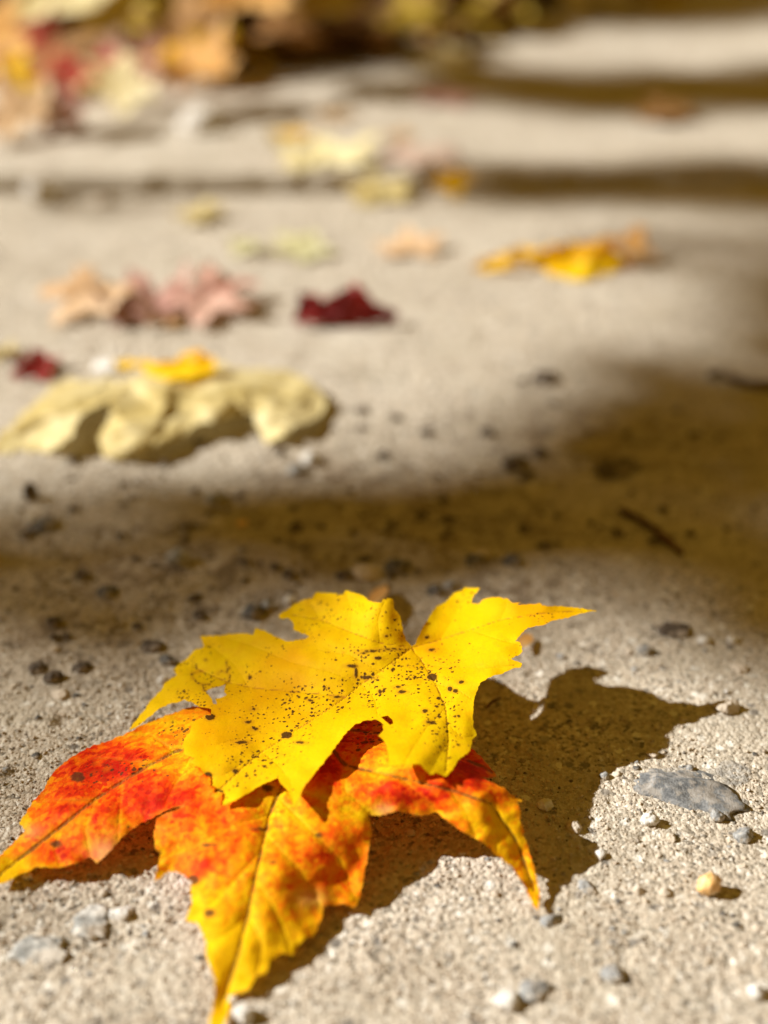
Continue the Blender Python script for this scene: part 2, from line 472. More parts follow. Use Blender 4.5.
def build_ground():
    X = axis(-30, 30, 0.00042, -0.10, 0.125, 1.03)
    Y = axis(-8, 60, 0.00042, 0.13, 0.33, 1.012)
    Y = np.unique(np.concatenate([Y[(Y < 0.66) | (Y > 0.74)], np.arange(0.66, 0.74, 0.0009)]))
    gx, gy = np.meshgrid(X, Y); sh = gx.shape; x = gx.ravel(); y = gy.ravel()
    z = ground_low(x, y)
    near = (np.abs(x) < 1.2) & (y > 0) & (y < 1.6)
    fade = sstep(1.6, 0.8, y)
    patch = 0.45+0.55*sstep(-0.22, 0.18, fbm(x[near]*26, y[near]*34, 131, 3))
    z[near] += ground_fine(x[near], y[near])*0.78*patch
    # pits where crumbs were pressed in, and the embedded grey stone
    stone = np.zeros(len(x))
    for (u, v, ru, rv, up, rot) in ((688, 785, 52, 17, 0.0005, -0.25), (735, 772, 20, 13, 0.0004, 0.5)):
        p = at(u, v); du = (at(u+1, v)-p)[0]; dv = abs((at(u, v+1)-p)[1])
        a = (x-p[0]); b = (y-p[1]); ca, sa = math.cos(rot), math.sin(rot)
        a2 = (a*ca-b*sa)/(ru*du); b2 = (a*sa+b*ca)/(rv*dv)
        q = np.hypot(a2, b2)+0.35*fbm(x*120, y*120, 88, 2)+0.25*fbm(x*500, y*500, 89, 2)
        s_ = sstep(1.0, 0.86, q); stone = np.maximum(stone, s_*(0.5 if u < 700 else 0.7))
        z += up*sstep(1.05, 0.6, q)
    for (u, v, r, dp) in ((63, 718, 0.0026, 0.0018), (10, 772, 0.0022, 0.0012), (478, 676, .003, .001), (20, 735, .002, .001)):
        p = at(u, v); q = np.hypot(x-p[0], y-p[1])/r
        z -= dp*np.exp(-q*q*1.5)
    # dark crumb drifts through the middle of the path
    def px(u, v): return at(u, v)[:2]
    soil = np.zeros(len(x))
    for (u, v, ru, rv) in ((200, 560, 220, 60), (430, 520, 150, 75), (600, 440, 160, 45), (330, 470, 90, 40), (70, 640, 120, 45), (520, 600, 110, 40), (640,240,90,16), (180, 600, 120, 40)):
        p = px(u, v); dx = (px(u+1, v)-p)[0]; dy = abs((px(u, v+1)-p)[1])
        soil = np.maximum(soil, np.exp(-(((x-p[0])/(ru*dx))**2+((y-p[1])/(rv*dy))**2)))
    me = bpy.data.meshes.new('ground')
    nx, ny = len(X), len(Y)
    me.vertices.add(nx*ny); me.vertices.foreach_set('co', np.stack([x, y, z], -1).astype(np.float32).ravel())
    i = np.arange((ny-1)*(nx-1)); r, c = i//(nx-1), i % (nx-1); b = r*nx+c
    q = np.stack([b, b+1, b+nx+1, b+nx], -1).astype(np.int32)
    me.loops.add(q.size); me.loops.foreach_set('vertex_index', q.ravel())
    me.polygons.add(len(q)); me.polygons.foreach_set('loop_start', np.arange(0, q.size, 4, dtype=np.int32))
    me.polygons.foreach_set('use_smooth', np.ones(len(q), bool))
    me.update(calc_edges=True)
    o = bpy.data.objects.new('ground', me); C.objects.link(o); me.materials.append(mat_ground())
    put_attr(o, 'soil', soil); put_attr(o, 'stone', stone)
    tag(o, 'pale sandy path with fine grit, a low ledge and darker soil drifts', 'ground', kind='structure')
    print('ground verts', nx, ny)


ICO = None
def ico():
    global ICO
    if ICO is None:
        import bmesh
        res = {}
        for s in (1, 2, 4):
            bm = bmesh.new(); bmesh.ops.create_icosphere(bm, subdivisions=s, radius=1)
            bm.verts.ensure_lookup_table()
            res[s] = (np.array([v.co[:] for v in bm.verts]), np.array([[v.index for v in f.verts] for f in bm.faces])); bm.free()
        ICO = res
    return ICO


def build_grit():
    V0, F0 = ico()[1]; n = 60000
    pts = []
    # lay grains denser close to the camera
    while len(pts) < n:
        u = RNG.uniform(-60, 830); v = 1100-(1100-250)*RNG.uniform(0, 1)**0.75
        p = at(u, v)
        dens = float(0.25+sstep(-0.1, 0.35, fbm(np.array([p[0]*70]), np.array([p[1]*70]), 91, 2))[0])
        if RNG.uniform() < dens: pts.append(p[:2])
    P = np.array(pts)
    size = 0.00011+0.00040*RNG.uniform(0, 1, n)**6
    size *= 1+0.8*sstep(.3, .6, P[:, 1])
    gz = ground_low(P[:, 0], P[:, 1])+ground_fine(P[:, 0], P[:, 1])
    sc = RNG.uniform(0.65, 1.25, (n, 3)); sc[:, 2] *= 0.8
    ang = RNG.uniform(0, 6.28, n)
    V = np.repeat(V0[None], n, 0)*(1+RNG.uniform(-.4, .35, (n, len(V0), 1)))
    V = V*sc[:, None]*size[:, None, None]
    ca, sa = np.cos(ang)[:, None], np.sin(ang)[:, None]
    V = np.stack([V[..., 0]*ca-V[..., 1]*sa, V[..., 0]*sa+V[..., 1]*ca, V[..., 2]], -1)
    V += np.stack([P[:, 0], P[:, 1], gz+size*0.25], -1)[:, None]
    F = (F0[None]+np.arange(n)[:, None, None]*len(V0)).reshape(-1, 3).astype(np.int32)
    me = bpy.data.meshes.new('grit'); me.vertices.add(n*len(V0)); me.vertices.foreach_set('co', V.astype(np.float32).ravel())
    me.loops.add(F.size); me.loops.foreach_set('vertex_index', F.ravel())
    me.polygons.add(len(F)); me.polygons.foreach_set('loop_start', np.arange(0, F.size, 3, dtype=np.int32))
    me.update(calc_edges=True)
    o = bpy.data.objects.new('grit', me); C.objects.link(o); me.materials.append(mat_grit())
    put_attr(o, 'tone', np.repeat(0.5+(RNG.uniform(0, 1, n)-0.5)*(0.35+0.65*RNG.uniform(0, 1, n)), len(V0)))
    tag(o, 'loose sand grains and fine grit strewn over the pale path', 'grit', kind='stuff')


# ------------------------------------------------------------------ stones and chips
ST = {}
def stone(u, v, wpx, hpx, mat, label, cat='pebble', name='pebble', group=None, flat=0.75, seed=None, bury=0.3, angular=0.25, depth=None):
    """a pebble whose seen width is wpx at the photo position of its centre"""
    seed = int(u*7+v*13) if seed is None else seed
    if 700 < v and wpx > 12: wpx *= .95
    V, F = ico()[4 if wpx > 12 else 2]; r = np.random.default_rng(seed)
    p0, g = on_ground(u, v)
    dist = np.linalg.norm(p0-np.array([0, 0, H])); mpp = dist/FPX
    rx = wpx*mpp/2; rz = rx*flat if hpx is None else hpx*mpp/2*0.95
    p, g = on_ground(u, v, rz*(1-bury)*0.8)
    V = V.copy(); off = r.uniform(0, 100, 3)
    for _ in range(9):                                    # chop facets
        nrm = r.normal(size=3); nrm /= np.linalg.norm(nrm); dcut = 1-angular*r.uniform(0.5, 1.3)
        s = V@nrm; V = V-np.maximum(s-dcut, 0)[:, None]*nrm*0.9
    q = fbm(V[:, 0]*1.7+off[0]+V[:, 2], V[:, 1]*1.7+off[1]-V[:, 2]*.7, seed % 97, 3)
    q2 = fbm(V[:, 0]*5+off[1]+V[:, 2]*3, V[:, 1]*5+off[0]-V[:, 2]*3.7, seed % 89, 3)
    q3 = fbm(V[:, 0]*13+V[:, 2]*9, V[:, 1]*13-V[:, 2]*8, seed % 83, 2)
    rgh = 2.2 if mat.name == 'rough_stone' else 1.6
    V = V*(1+0.28*q+0.16*q2*rgh+0.06*q3*rgh)[:, None]
    ry = rx*(r.uniform(0.75, 1.0) if depth is None else depth); a = r.uniform(-.4, .4)
    V = V*np.array([rx, ry, rz])
    V = np.stack([V[:, 0]*math.cos(a)-V[:, 1]*math.sin(a), V[:, 0]*math.sin(a)+V[:, 1]*math.cos(a), V[:, 2]], -1)
    V[:, 2] += rz*(1-1.75*bury)
    o = link(name, V, F, mat, (p[0], p[1], g))
    return tag(o, label, cat, group)


def twig(pts, rad, mat, label, name='twig', up=0.0015):
    P = []
    for u, v in pts:
        p, g = on_ground(u, v, up); P.append(p)
    P = np.array(P); c = P.mean(0).copy(); c[2] = P[:, 2].min()-rad
    # resample
    Q = []
    for i in range(len(P)-1):
        for j in range(5): Q.append(P[i]+(P[i+1]-P[i])*j/5)
    Q.append(P[-1]); Q = np.array(Q); n = len(Q); V = []; F = []
    for i in range(n):
        t = Q[min(i+1, n-1)]-Q[max(i-1, 0)]; t /= np.linalg.norm(t)
        s = np.cross(t, [0, 0, 1]); s /= np.linalg.norm(s); w = np.cross(s, t)
        rr = rad*(0.75+0.5*random.random())*(0.6 if i in (0, n-1) else 1)
        for j in range(8):
            a = j*math.pi/4; V.append(Q[i]+rr*(math.cos(a)*s+math.sin(a)*w)-c)
    for i in range(n-1):
        for j in range(8): F.append((i*8+j, i*8+(j+1) % 8, i*8+8+(j+1) % 8, i*8+8+j))
    F.append(tuple(range(7, -1, -1))); F.append(tuple(range((n-1)*8, n*8)))
    return tag(link(name, V, F, mat, c), label, 'twig')


# ------------------------------------------------------------------ generic fallen maple leaf
LOBES = ((90, 1.0, 30), (36, 0.92, 29), (144, 0.92, 29), (-20, 0.66, 26), (200, 0.66, 26))
def maple_outline(r):
    pts = []
    for a in np.arange(-70, 250.1, 2.0):
        rad = 0.52
        for (c, L, w) in LOBES:
            d = abs(a-c)
            rad = max(rad, L*max(0, 1-(d/w)**1.15*0.62) if d < w*1.45 else 0)
        tooth = 0.05*abs(math.sin(a*0.36+r.uniform(-.3, .3)))+r.uniform(-.012, .012)
        rad = max(0.3, rad*(1+tooth*2.4)-0.02)
        if -70 <= a < -45 or 225 < a: rad = min(rad, 0.24+0.1*abs(math.sin(a)))
        pts.append((rad*math.cos(R(a)), rad*math.sin(R(a))))
    pts.append((0.0, -0.04))
    return pts


def maple_leaf(u, v, width_px, mat, label, group=None, rot=None, curl=0.25, seed=0, lift=0.0, tilt=(0, 0), res=0.05, name='fallen_leaf', world=None, size=None):
    r = random.Random(seed); o2 = maple_outline(r)
    V, F = tri_mesh(o2, [], res, seed); x, y = V[:, 0], V[:, 1]
    vein = np.full(len(x), 9.0)
    for (c, L, w) in LOBES:
        vein = np.minimum(vein, seg_dist(x, y, [(0, 0), (L*math.cos(R(c)), L*math.sin(R(c)))]))
    rr = np.hypot(x, y)
    ax = r.uniform(0, math.pi)
    s = x*math.cos(ax)+y*math.sin(ax); t = -x*math.sin(ax)+y*math.cos(ax)
    z = curl*(0.75*np.abs(s)**1.7*r.uniform(.6, 1.3)-0.5*t*t*r.uniform(-.6, 1.2))
    z = z+curl*0.5*np.abs(fbm(x*2.6+seed*3, y*2.6, seed+40, 1))
    z = z+curl*0.6*fbm(x*2.2+seed, y*2.2, seed, 2)*rr+0.10*curl*fbm(x*7, y*7+seed, seed+4, 2)-0.10*np.minimum(vein, .12)
    if world is None:
        p, g = on_ground(u, v); dist = np.linalg.norm(p-np.array([0, 0, H])); S = width_px*dist/FPX/1.5; curl = curl*1.2
    else:
        p = np.array(world, float); S = size
        g = float(ground_low(p[0], p[1]))
    a = rot if rot is not None else r.uniform(0, 6.28)
    X = S*(x*math.cos(a)-y*math.sin(a)); Y = S*(x*math.sin(a)+y*math.cos(a)); Z = S*z
    tx, ty = tilt
    Z = Z+X*math.tan(tx)+Y*math.tan(ty)
    gl = ground_low(p[0]+X, p[1]+Y)
    Zw = Z-Z.min()+g+0.001+lift
    if world is None: Zw = np.maximum(Zw, gl+0.0008)
    else: Zw = Z-Z.min()+p[2]
    b = min(Zw)
    o = link(name, np.stack([X, Y, Zw-b], -1), F, mat, (p[0], p[1], b))
    if sum(q.normal.z for q in o.data.polygons) < 0: o.data.flip_normals()
    put_attr(o, 'vein', vein*S)
    return tag(o, label, 'leaf', group)


# ================================================================== BUILD
build_ground(); build_grit()

# ---- yellow hero leaf -------------------------------------------------------
Y_OUT = [(412,646),(406,640),(403,629),(399.6,615),(394,608),(393,599),(387,598),(383,599),(381.7,602.5),(375,602),(369,601),(365,597),
(357,593.5),(346,590.5),(342,594.5),(332,593),(316,592),(312,598),(300,601),(288,609),(278,615),(279.6,618.5),(289,618.5),(293,623),(293,629),
(300,633),(309,636),(304.6,639),(288,641),(279.6,638),(267,632),(255.6,627.5),(253,634.6),(243,633),(233.5,633.5),(222,635),(200,636),(204,646),
(193,651),(188,657.5),(180,663),(173,670),(176.6,674.6),(165,682.5),(161.6,689),(151,700),(143,711.6),(132.5,724),(129.4,730),(135.6,728),
(143,722),(151,716),(159.6,708.5),(170,704),(175,703),(184.6,699.6),(193,703),(200,707),(210.6,709),(211,715),(204,715),(200,718),(193,723),
(190,731),(184,738.5),(183,746),(185,755),(194.6,758),(189.4,762.5),(198.7,766.7),(207,776),(213,778),(212,785.4),(218.5,789.6),(215,792.7),
(225,793.7),(222.7,806),(240,798),(253,790.6),(263,784),(278,778),(281,784),(286,788.5),(290,796),(293.5,806),(299,798),(305,785),(315,773),
(324,762.5),(330,755),(335.6,746.7),(343,736),(354,725),(365,720.6),(376,719.6),(382.5,723.7),(383.5,730),(378,736),(382.5,739),(386.7,746.7),
(388.7,757),(388.7,766.5),(403,764),(420,764.5),(425,770),(430,775),(435.6,772.7),(446,776.5),(453,769.6),(458.5,760),(470,751),(472,740),
(476.7,735),(473,726),(473,707),(476,692.5),(480,683),(492.5,676),(503,673.7),(513,668.5),(520.6,667.5),(522,663),(511,658.7),(517.5,656),
(522.7,651),(520.6,642.5),(515.4,641),(521.7,633),(528,627.5),(542.5,625.4),(553,620.6),(569.6,617.5),(580,613.7),(597,611),(578,607.5),
(559,606),(542.5,605.4),(540.4,603),(526,604.6),(517,604.6),(521.7,602),(513,603),(508,598.7),(493.5,597),(485,598.7),(477.7,604),(471.5,603),
(472.5,597.7),(480,588),(465,587.3),(462,590.4),(455,592.5),(451.7,595.6),(445.4,602),(436,606),(429,617.5),(422.5,628),(415,644.6)]
def c1(p): return [(120+a/4.8, 620+b/4.8) for a, b in p]
def c2(p): return [(240+a/4.8, 580+b/4.8) for a, b in p]
def c6(p): return [(320+a/4.8, 680+b/4.8) for a, b in p]
Y_HOLES = [c1([(412,342),(440,328),(478,320),(505,310),(499,345),(512,360),(482,374),(458,378),(466,405),(447,402),(441,378)]),
           c6([(292,177),(325,171),(347,190),(352,208),(336,216),(318,200)])]
Y_VEIN = [[(412,648),(397,659),(380,672),(362,684),(345,698),(322,714),(300,728),(280,741),(262,752),(243,768),(225,785),(212,797)],
          [(412,648),(380,643),(350,632),(322,620),(292,615)],
          [(412,648),(440,640),(470,630),(500,620),(545,613),(590,610.5)],
          [(412,648),(424,664),(436,684),(446,708),(449,740),(446,772)],
          [(345,697),(320,694),(285,691),(255,688),(230,683),(195,668)]]
Y_FINE = [[(262,752),(278,765),(290,780),(293,800)], [(300,728),(255,735),(215,745),(190,745)], [(322,714),(280,708),(240,712),(215,716)],
          [(362,684),(330,672),(290,662),(250,645),(225,638)], [(380,672),(350,655),(318,650)], [(440,640),(452,620),(462,602),(474,591)],
          [(424,664),(450,668),(485,668),(518,665)], [(436,684),(458,690),(473,700)], [(446,708),(425,730),(405,762)], [(362,684),(375,700),(378,716)],
          [(470,630),(500,640),(520,645)], [(500,620),(505,610),(507,600)], [(350,632),(352,612),(346,592)], [(380,643),(378,620),(385,600)],
          [(449,740),(440,755),(430,773)], [(449,725),(462,738),(474,736)], [(255,688),(225,700),(205,705)], [(230,683),(200,690),(165,700),(140,720)],
          [(322,620),(310,605),(316,593)], [(250,690),(235,665),(203,640)], [(240,765),(225,775),(207,775)]]
Y_SPOTS = [(352,666,5,1.6),(356,673,1.6,4.5),(366,677,6,1.3),(286.5,735,5.2,3.2),(432,677,5,3.2),(425,711,2.8,2),(380,692,2.2,1.6),(402,692,4,1.4),(398,687,3,1.2),(241,742,6,1.6),(235,771,3,2),
           (208,775.5,4,3.2),(248,722,3,1.4),(255,729,3,1.4),(253.5,709,2.4,1.2),(461,682,3,1.5),(367,678,6,1.2),(378,658,3.2,1.5),(428,722,2.5,1.2),
           (302,743,4,1),(386,636,2,1.5),(299,742,3,1),(210,717,5,3),(215,790,4,1.4),(455,691,3,1.6),(450,689,2.5,2.5),(432,650,3,1.4),(427,637,2.6,1.6),
           (371,651,7,1.0),(392,649,9,1.0),(337,697,4,1.2),(363,653,3,1),(310,700,2,1),(250,677,2,1.6),(229,668,1.6,1.4),(206,660,1.6,1.2)]
Y_CRACK = [c1([(340,258),(350,280),(370,300),(390,309),(430,310)]), c1([(345,258),(370,248),(395,246)]), c1([(470,257),(490,245),(512,252),(528,268),(524,292),(505,310)]),
           c1([(511,195),(513,245)]), c1([(400,312),(400,338),(415,342)])]
CY = [(130,728,3),(150,700,6),(175,672,9),(200,637,12),(255,630,16),(305,637,19.5),(280,616,19),(312,596,21.5),(346,591,23.5),(388,599,28),(401,620,24.3),(412,647,21.3),(425,625,21.5),
      (205,712,12.5),(186,750,14),(200,770,14),(222,805,13),(262,752,13.8),(293,806,16),(330,755,18.5),(355,700,17.6),(300,728,15.2),(280,680,15.5),(230,680,12),
      (380,720,20),(389,765,21),(420,765,20.5),(447,776,19.5),(475,735,19),(474,707,21),(450,700,21.5),(435,660,21.5),(521,667,25.5),(521,643,26.5),(597,611,28.5),
      (550,612,28),(508,599,27),(477,588,24),(445,602,20.5),(480,640,25)]
hY = tps(CY)
def mind(u, v, paths):
    d = np.full(u.shape, 1e9)
    for p in paths: d = np.minimum(d, seg_dist(u, v, p))
    return d
def spotd(u, v, sp, cracks=(), cw=0.8):
    d = np.full(u.shape, 50.0)
    for (a, b, rx, ry) in sp:
        s = min(rx, ry); q = np.hypot((u-a)/rx, (v-b)/ry); d = np.minimum(d, (q-1)*s)
    for c in cracks: d = np.minimum(d, seg_dist(u, v, c)-cw)
    return d
def y_attr(u, v):
    blobs = [(300,700,60,35,.9),(425,680,45,40,1.0),(290,690,60,20,.6),(370,655,60,14,1.0),(360,690,35,20,1.1),(250,740,60,30,.55),(400,665,30,18,.9),
             (545,615,22,8,.8),(470,640,50,30,.45),(180,700,40,20,.6),(440,720,30,35,.6),(230,680,60,30,.5),(330,705,30,12,1.0)]
    d = np.full(u.shape, 0.30)+0.35*np.exp(-mind(u, v, Y_VEIN[:1])/9)
    for a, b, rx, ry, s in blobs: d = np.maximum(d, s*np.exp(-((u-a)/rx)**2-((v-b)/ry)**2))
    return dict(vein=mind(u, v, Y_VEIN), fineveins=mind(u, v, Y_FINE), spots=spotd(u, v, Y_SPOTS, Y_CRACK, 0.45), dirt=d,
                edge=seg_dist(u, v, Y_OUT+[Y_OUT[0]]))
def y_relief(u, v):
    d = np.minimum(mind(u, v, Y_VEIN), 22); d2 = np.minimum(mind(u, v, Y_FINE), 12)
    e = seg_dist(u, v, Y_OUT+[Y_OUT[0]])
    r = 0.0005*np.sin(d/22*math.pi/2)+0.0002*np.sin(d2/12*math.pi/2)
    r = r+0.0016*fbm(u/75, v/50, 5, 2)+0.0004*fbm(u/26, v/20, 9, 2)+0.0008*fbm(u/14, v/11, 19, 1)*np.exp(-e/8)
    return r
yl = traced_leaf('yellow_maple_leaf', smooth_path(Y_OUT, 2.2, True, 0.65, 3), Y_HOLES, 2.0, hY, mat_yellow(), y_attr, y_relief, 2)
tag(yl, 'bright yellow maple leaf with dark specks and holes, resting on the red and orange leaf', 'leaf')

# ---- red and orange hero leaf ------------------------------------------------
R_OUT = [(-9,885),(-4,862),(0,855),(8,848),(17,839.6),(25,830),(19,823),(25,814.6),(32,802),(43,790.6),(47,781),(58,767.7),(73,756),(91.7,746),
(110,740.6),(125,734),(141.7,725),(160,717.7),(185,708.5),(206,705),(235,702),(262,700),(300,706),(330,700),(365,712),(400,716),(430,725),(455,738),
(472,749),(482.5,757.7),(491,769),(497,776.5),(482.5,777.8),(489,781),(497,784.8),(503,787),(511.7,795),(523,801.5),(517,802.5),(521,813),(520,819),
(525,831.7),(523,834),(528,846),(532.5,863),(537.7,881.7),(540,898),(538.7,911),(532.5,904.6),(528,894),(522,881.7),(511.7,867),(497,855.6),
(482.5,842),(476,839),(462.7,831.7),(449,822),(437.5,812.5),(420.8,815.8),(413.5,814.6),(396,811),(380,816),(368.7,814.6),(372,833),(368.7,847.5),
(367.7,858),(364.6,872.5),(362.5,885),(359,900),(354.6,908),(344,903),(323,907),(321.8,918.6),(313.6,935),(306.6,937),(298,946.7),(292.5,956),
(282,952.6),(270,960.8),(266.7,972.5),(257,976),(248,990),(228,996),(230.4,1007.7),(224.5,1024),(217,1040),(209,1024),(214,1000.6),(215,979.5),
(210.5,967.8),(205.8,953.7),(205.8,942),(197.6,923),(185.9,921.4),(191.7,904.5),(190.5,886),(192,881.7),(180,873),(169,871),(154,882.7),
(157.5,865),(161.7,852.5),(156,850),(154,833.7),(157,818),(172,811),(184,806),(172,808),(147,820),(132.5,828.5),(122,837),(113.5,847),(97,863.5),(89.6,857),
(77,863.5),(60.4,867.7),(37.5,866.7),(21,874),(6,882)]
R_VEIN = [[(310,722),(250,726),(210,738),(175,752),(150,765),(122,782),(95,800),(60,828),(25,855),(0,875)],
          [(310,722),(292,765),(280,790),(270,815),(262,850),(255,880),(248,915),(238,955),(222,1005)],
          [(310,722),(345,765),(400,778),(450,790),(490,803),(515,838),(535,890)],
          [(310,722),(350,730),(400,735),(445,748),(492,772)]]
R_FINE = [[(255,880),(272,905),(284,930),(290,950)],[(262,850),(235,880),(210,905),(192,918)],[(270,815),(235,825),(195,845),(160,860)],[(280,800),(310,830),(340,860),(356,900)],
          [(292,790),(330,800),(368,820)],[(248,915),(262,945),(258,972)],[(248,915),(225,935),(207,945)],[(150,765),(110,758),(75,760)],[(122,782),(120,810),(118,840)],
          [(95,800),(60,800),(30,805)],[(175,752),(150,735),(120,738)],[(95,800),(85,830),(90,855)],[(60,828),(55,850),(60,866)],[(400,778),(420,795),(438,811)],
          [(450,790),(465,810),(476,837)],[(490,803),(497,825),(497,853)],[(345,765),(345,790),(372,815)],[(200,742),(180,775),(165,805)],[(265,835),(300,870),(320,905)]]
R_SPOTS = [(78,777,7,5),(56,844,6,3.5),(259,829,9,2),(206,845,6,2),(273,862,5,1.6),(215,845,3,1.6),(319,835,3.5,3),(370,707,0.1,.1),(395,752,4,2),(268,788,6,3.5),(104,765,2,1.5),(193,880,6,5),(209,913,6,4)]
CR = [(-9,885,0.8),(20,870,2.2),(60,866,3.2),(97,863,4),(120,840,6.5),(147,820,8.5),(172,808,10),(20,830,2.5),(45,785,3),(75,755,3.5),(110,740,4),(160,718,6),(205,706,8),
      (80,810,7),(130,775,9),(190,750,10.5),(250,730,11),(310,722,11.5),(380,730,13),(430,735,13),(472,749,11.5),(497,776,12),(200,800,11),(260,800,12),(300,800,13),
      (345,785,15),(390,782,17),(440,785,18),(485,795,17),(515,812,13),(525,835,9.5),(535,870,5.5),(539,910,1.5),(500,855,8),(476,838,10.5),(437,812,11.5),(396,811,11),(370,815,10.5),
      (368,848,7),(355,905,2.6),(325,870,7),(323,907,2.6),(290,950,2),(260,880,8.5),(210,850,9),(157,830,9),(156,855,7),(155,882,3.5),(190,900,5),(198,925,4),(208,955,4),(245,945,4.5),(215,980,2.6),
      (248,988,1.8),(228,996,1.5),(217,1035,1),(110,800,8)]
hR = tps(CR)
def r_attr(u, v):
    red = np.full(u.shape, 0.26)
    red = red*sstep(985, 860, v)+0.06
    for a, b, rx, ry, s in [(110,762,60,22,.72),(95,765,30,10,.3),(165,797,42,17,.72),(55,853,24,12,.62),(120,820,60,30,.28),(60,800,35,30,.33),(205,862,40,22,.30),(235,835,38,24,.26),
                            (90,790,70,30,.2),(430,795,60,14,.55),(395,790,40,14,.3),(325,870,32,30,.30),(345,735,70,30,.62),(470,765,28,22,.75),(300,770,60,18,.5),(240,720,50,12,.1),
                            (465,785,30,8,.35),(255,905,8,40,.12),(225,915,40,10,.18),(330,765,26,12,.5),(190,815,45,30,.2),(350,890,14,14,.12)]:
        red = red+0.74*s*np.exp(-((u-a)/rx)**2-((v-b)/ry)**2)
    for a, b, rx, ry, s in [(22,822,12,10,.6),(5,875,20,12,.5),(60,868,60,6,.2),(505,835,26,40,.22),(190,915,16,26,.45),(375,815,20,8,.3),(175,722,40,6,.2),(305,900,36,30,.08),(385,762,40,8,.2),
                            (245,960,50,40,.32),(150,765,60,5,.2),(280,800,20,30,.15),(300,840,22,40,.03)]:
        red = red-s*np.exp(-((u-a)/rx)**2-((v-b)/ry)**2)
    d = np.full(u.shape, 0.12)
    for a, b, rx, ry, s in [(190,735,50,22,.9),(140,770,50,14,.8),(370,740,40,25,1.0),(90,780,50,30,.5),(280,780,20,40,.4),(300,740,40,30,.6)]:
        d = np.maximum(d, s*np.exp(-((u-a)/rx)**2-((v-b)/ry)**2))
    pale = np.zeros(u.shape)
    for a, b, rx, ry, s in [(105,852,14,12,.8),(384,810,9,6,.7),(32,832,10,7,.5),(310,898,14,8,.6),(305,895,6,6,.4)]:
        pale = np.maximum(pale, s*np.exp(-((u-a)/rx)**2-((v-b)/ry)**2))
    return dict(vein=mind(u, v, R_VEIN), fineveins=mind(u, v, R_FINE), spots=spotd(u, v, R_SPOTS), dirt=d, red=red, pale=pale, edge=seg_dist(u, v, R_OUT+[R_OUT[0]]))
def r_relief(u, v):
    d = np.minimum(mind(u, v, R_VEIN), 26); d2 = np.minimum(mind(u, v, R_FINE), 14)
    e = seg_dist(u, v, R_OUT+[R_OUT[0]])
    r = 0.0011*np.sin(d/26*math.pi/2)-0.0008+0.0003*np.sin(d2/14*math.pi/2)
    r = r+0.0016*fbm(u/70, v/55, 15, 2)+0.0005*fbm(u/20, v/16, 29, 2)+0.0012*fbm(u/12, v/10, 39, 1)*np.exp(-e/9)
    return r
def hR2(u, v):      # keep it just below the yellow leaf wherever both cover the same spot
    h = hR(u, v); m = inside(u, v, Y_OUT); h2 = np.minimum(h, hY(u, v)-0.0035)
    return np.where(m, h2, h)
rl = traced_leaf('red_maple_leaf', smooth_path(R_OUT, 2.6, True, 0.8, 5), [], 2.4, hR2, mat_red(), r_attr, r_relief, 4)
tag(rl, 'red and orange maple leaf with yellow tips lying under the yellow leaf', 'leaf')

# ---- mid distance leaves traced with their folds --------------------------------
M = {}
M['cream'] = mat_leaf('cream_leaf', (0.60, 0.47, 0.18), (0.74, 0.63, 0.33), 0.25)
M['palecream'] = mat_leaf('pale_cream_leaf', (0.80, 0.68, 0.34), (0.86, 0.78, 0.50), 0.2)
M['gold'] = mat_leaf('golden_leaf', (0.86, 0.46, 0.002), (0.92, 0.62, 0.003), 0.30)
M['orange'] = mat_leaf('orange_leaf', (0.74, 0.38, 0.10), (0.80, 0.50, 0.20), 0.22)
M['maroon'] = mat_leaf('maroon_leaf', (0.18, 0.008, 0.006), (0.33, 0.018, 0.015), 0.15)
M['pink'] = mat_leaf('pinkish_leaf', (0.58, 0.30, 0.24), (0.72, 0.46, 0.36), 0.2)
M['brown'] = mat_leaf('brown_leaf', (0.26, 0.13, 0.045), (0.40, 0.22, 0.08), 0.1)
M['darkbrown'] = mat_leaf('dark_brown_leaf', (0.12, 0.06, 0.022), (0.22, 0.11, 0.04), 0.08)
M['olive'] = mat_leaf('olive_leaf', (0.38, 0.25, 0.03), (0.50, 0.36, 0.05), 0.15)
M['lime'] = mat_leaf('pale_green_leaf', (0.68, 0.64, 0.34), (0.74, 0.71, 0.44), 0.25)
M['tan'] = mat_leaf('tan_leaf', (0.58, 0.38, 0.20), (0.72, 0.53, 0.32), 0.18)
M['dusty'] = mat_leaf('dusty_pink_leaf', (0.34, 0.17, 0.14), (0.46, 0.26, 0.20), 0.1)
M['blush'] = mat_leaf('blush_leaf', (0.62, 0.44, 0.36), (0.70, 0.54, 0.44), 0.15)
M['peach'] = mat_leaf('peach_leaf', (0.72, 0.46, 0.25), (0.78, 0.58, 0.38), 0.2)
M['red'] = mat_leaf('red_leaf', (0.42, 0.05, 0.04), (0.58, 0.12, 0.08), 0.15)

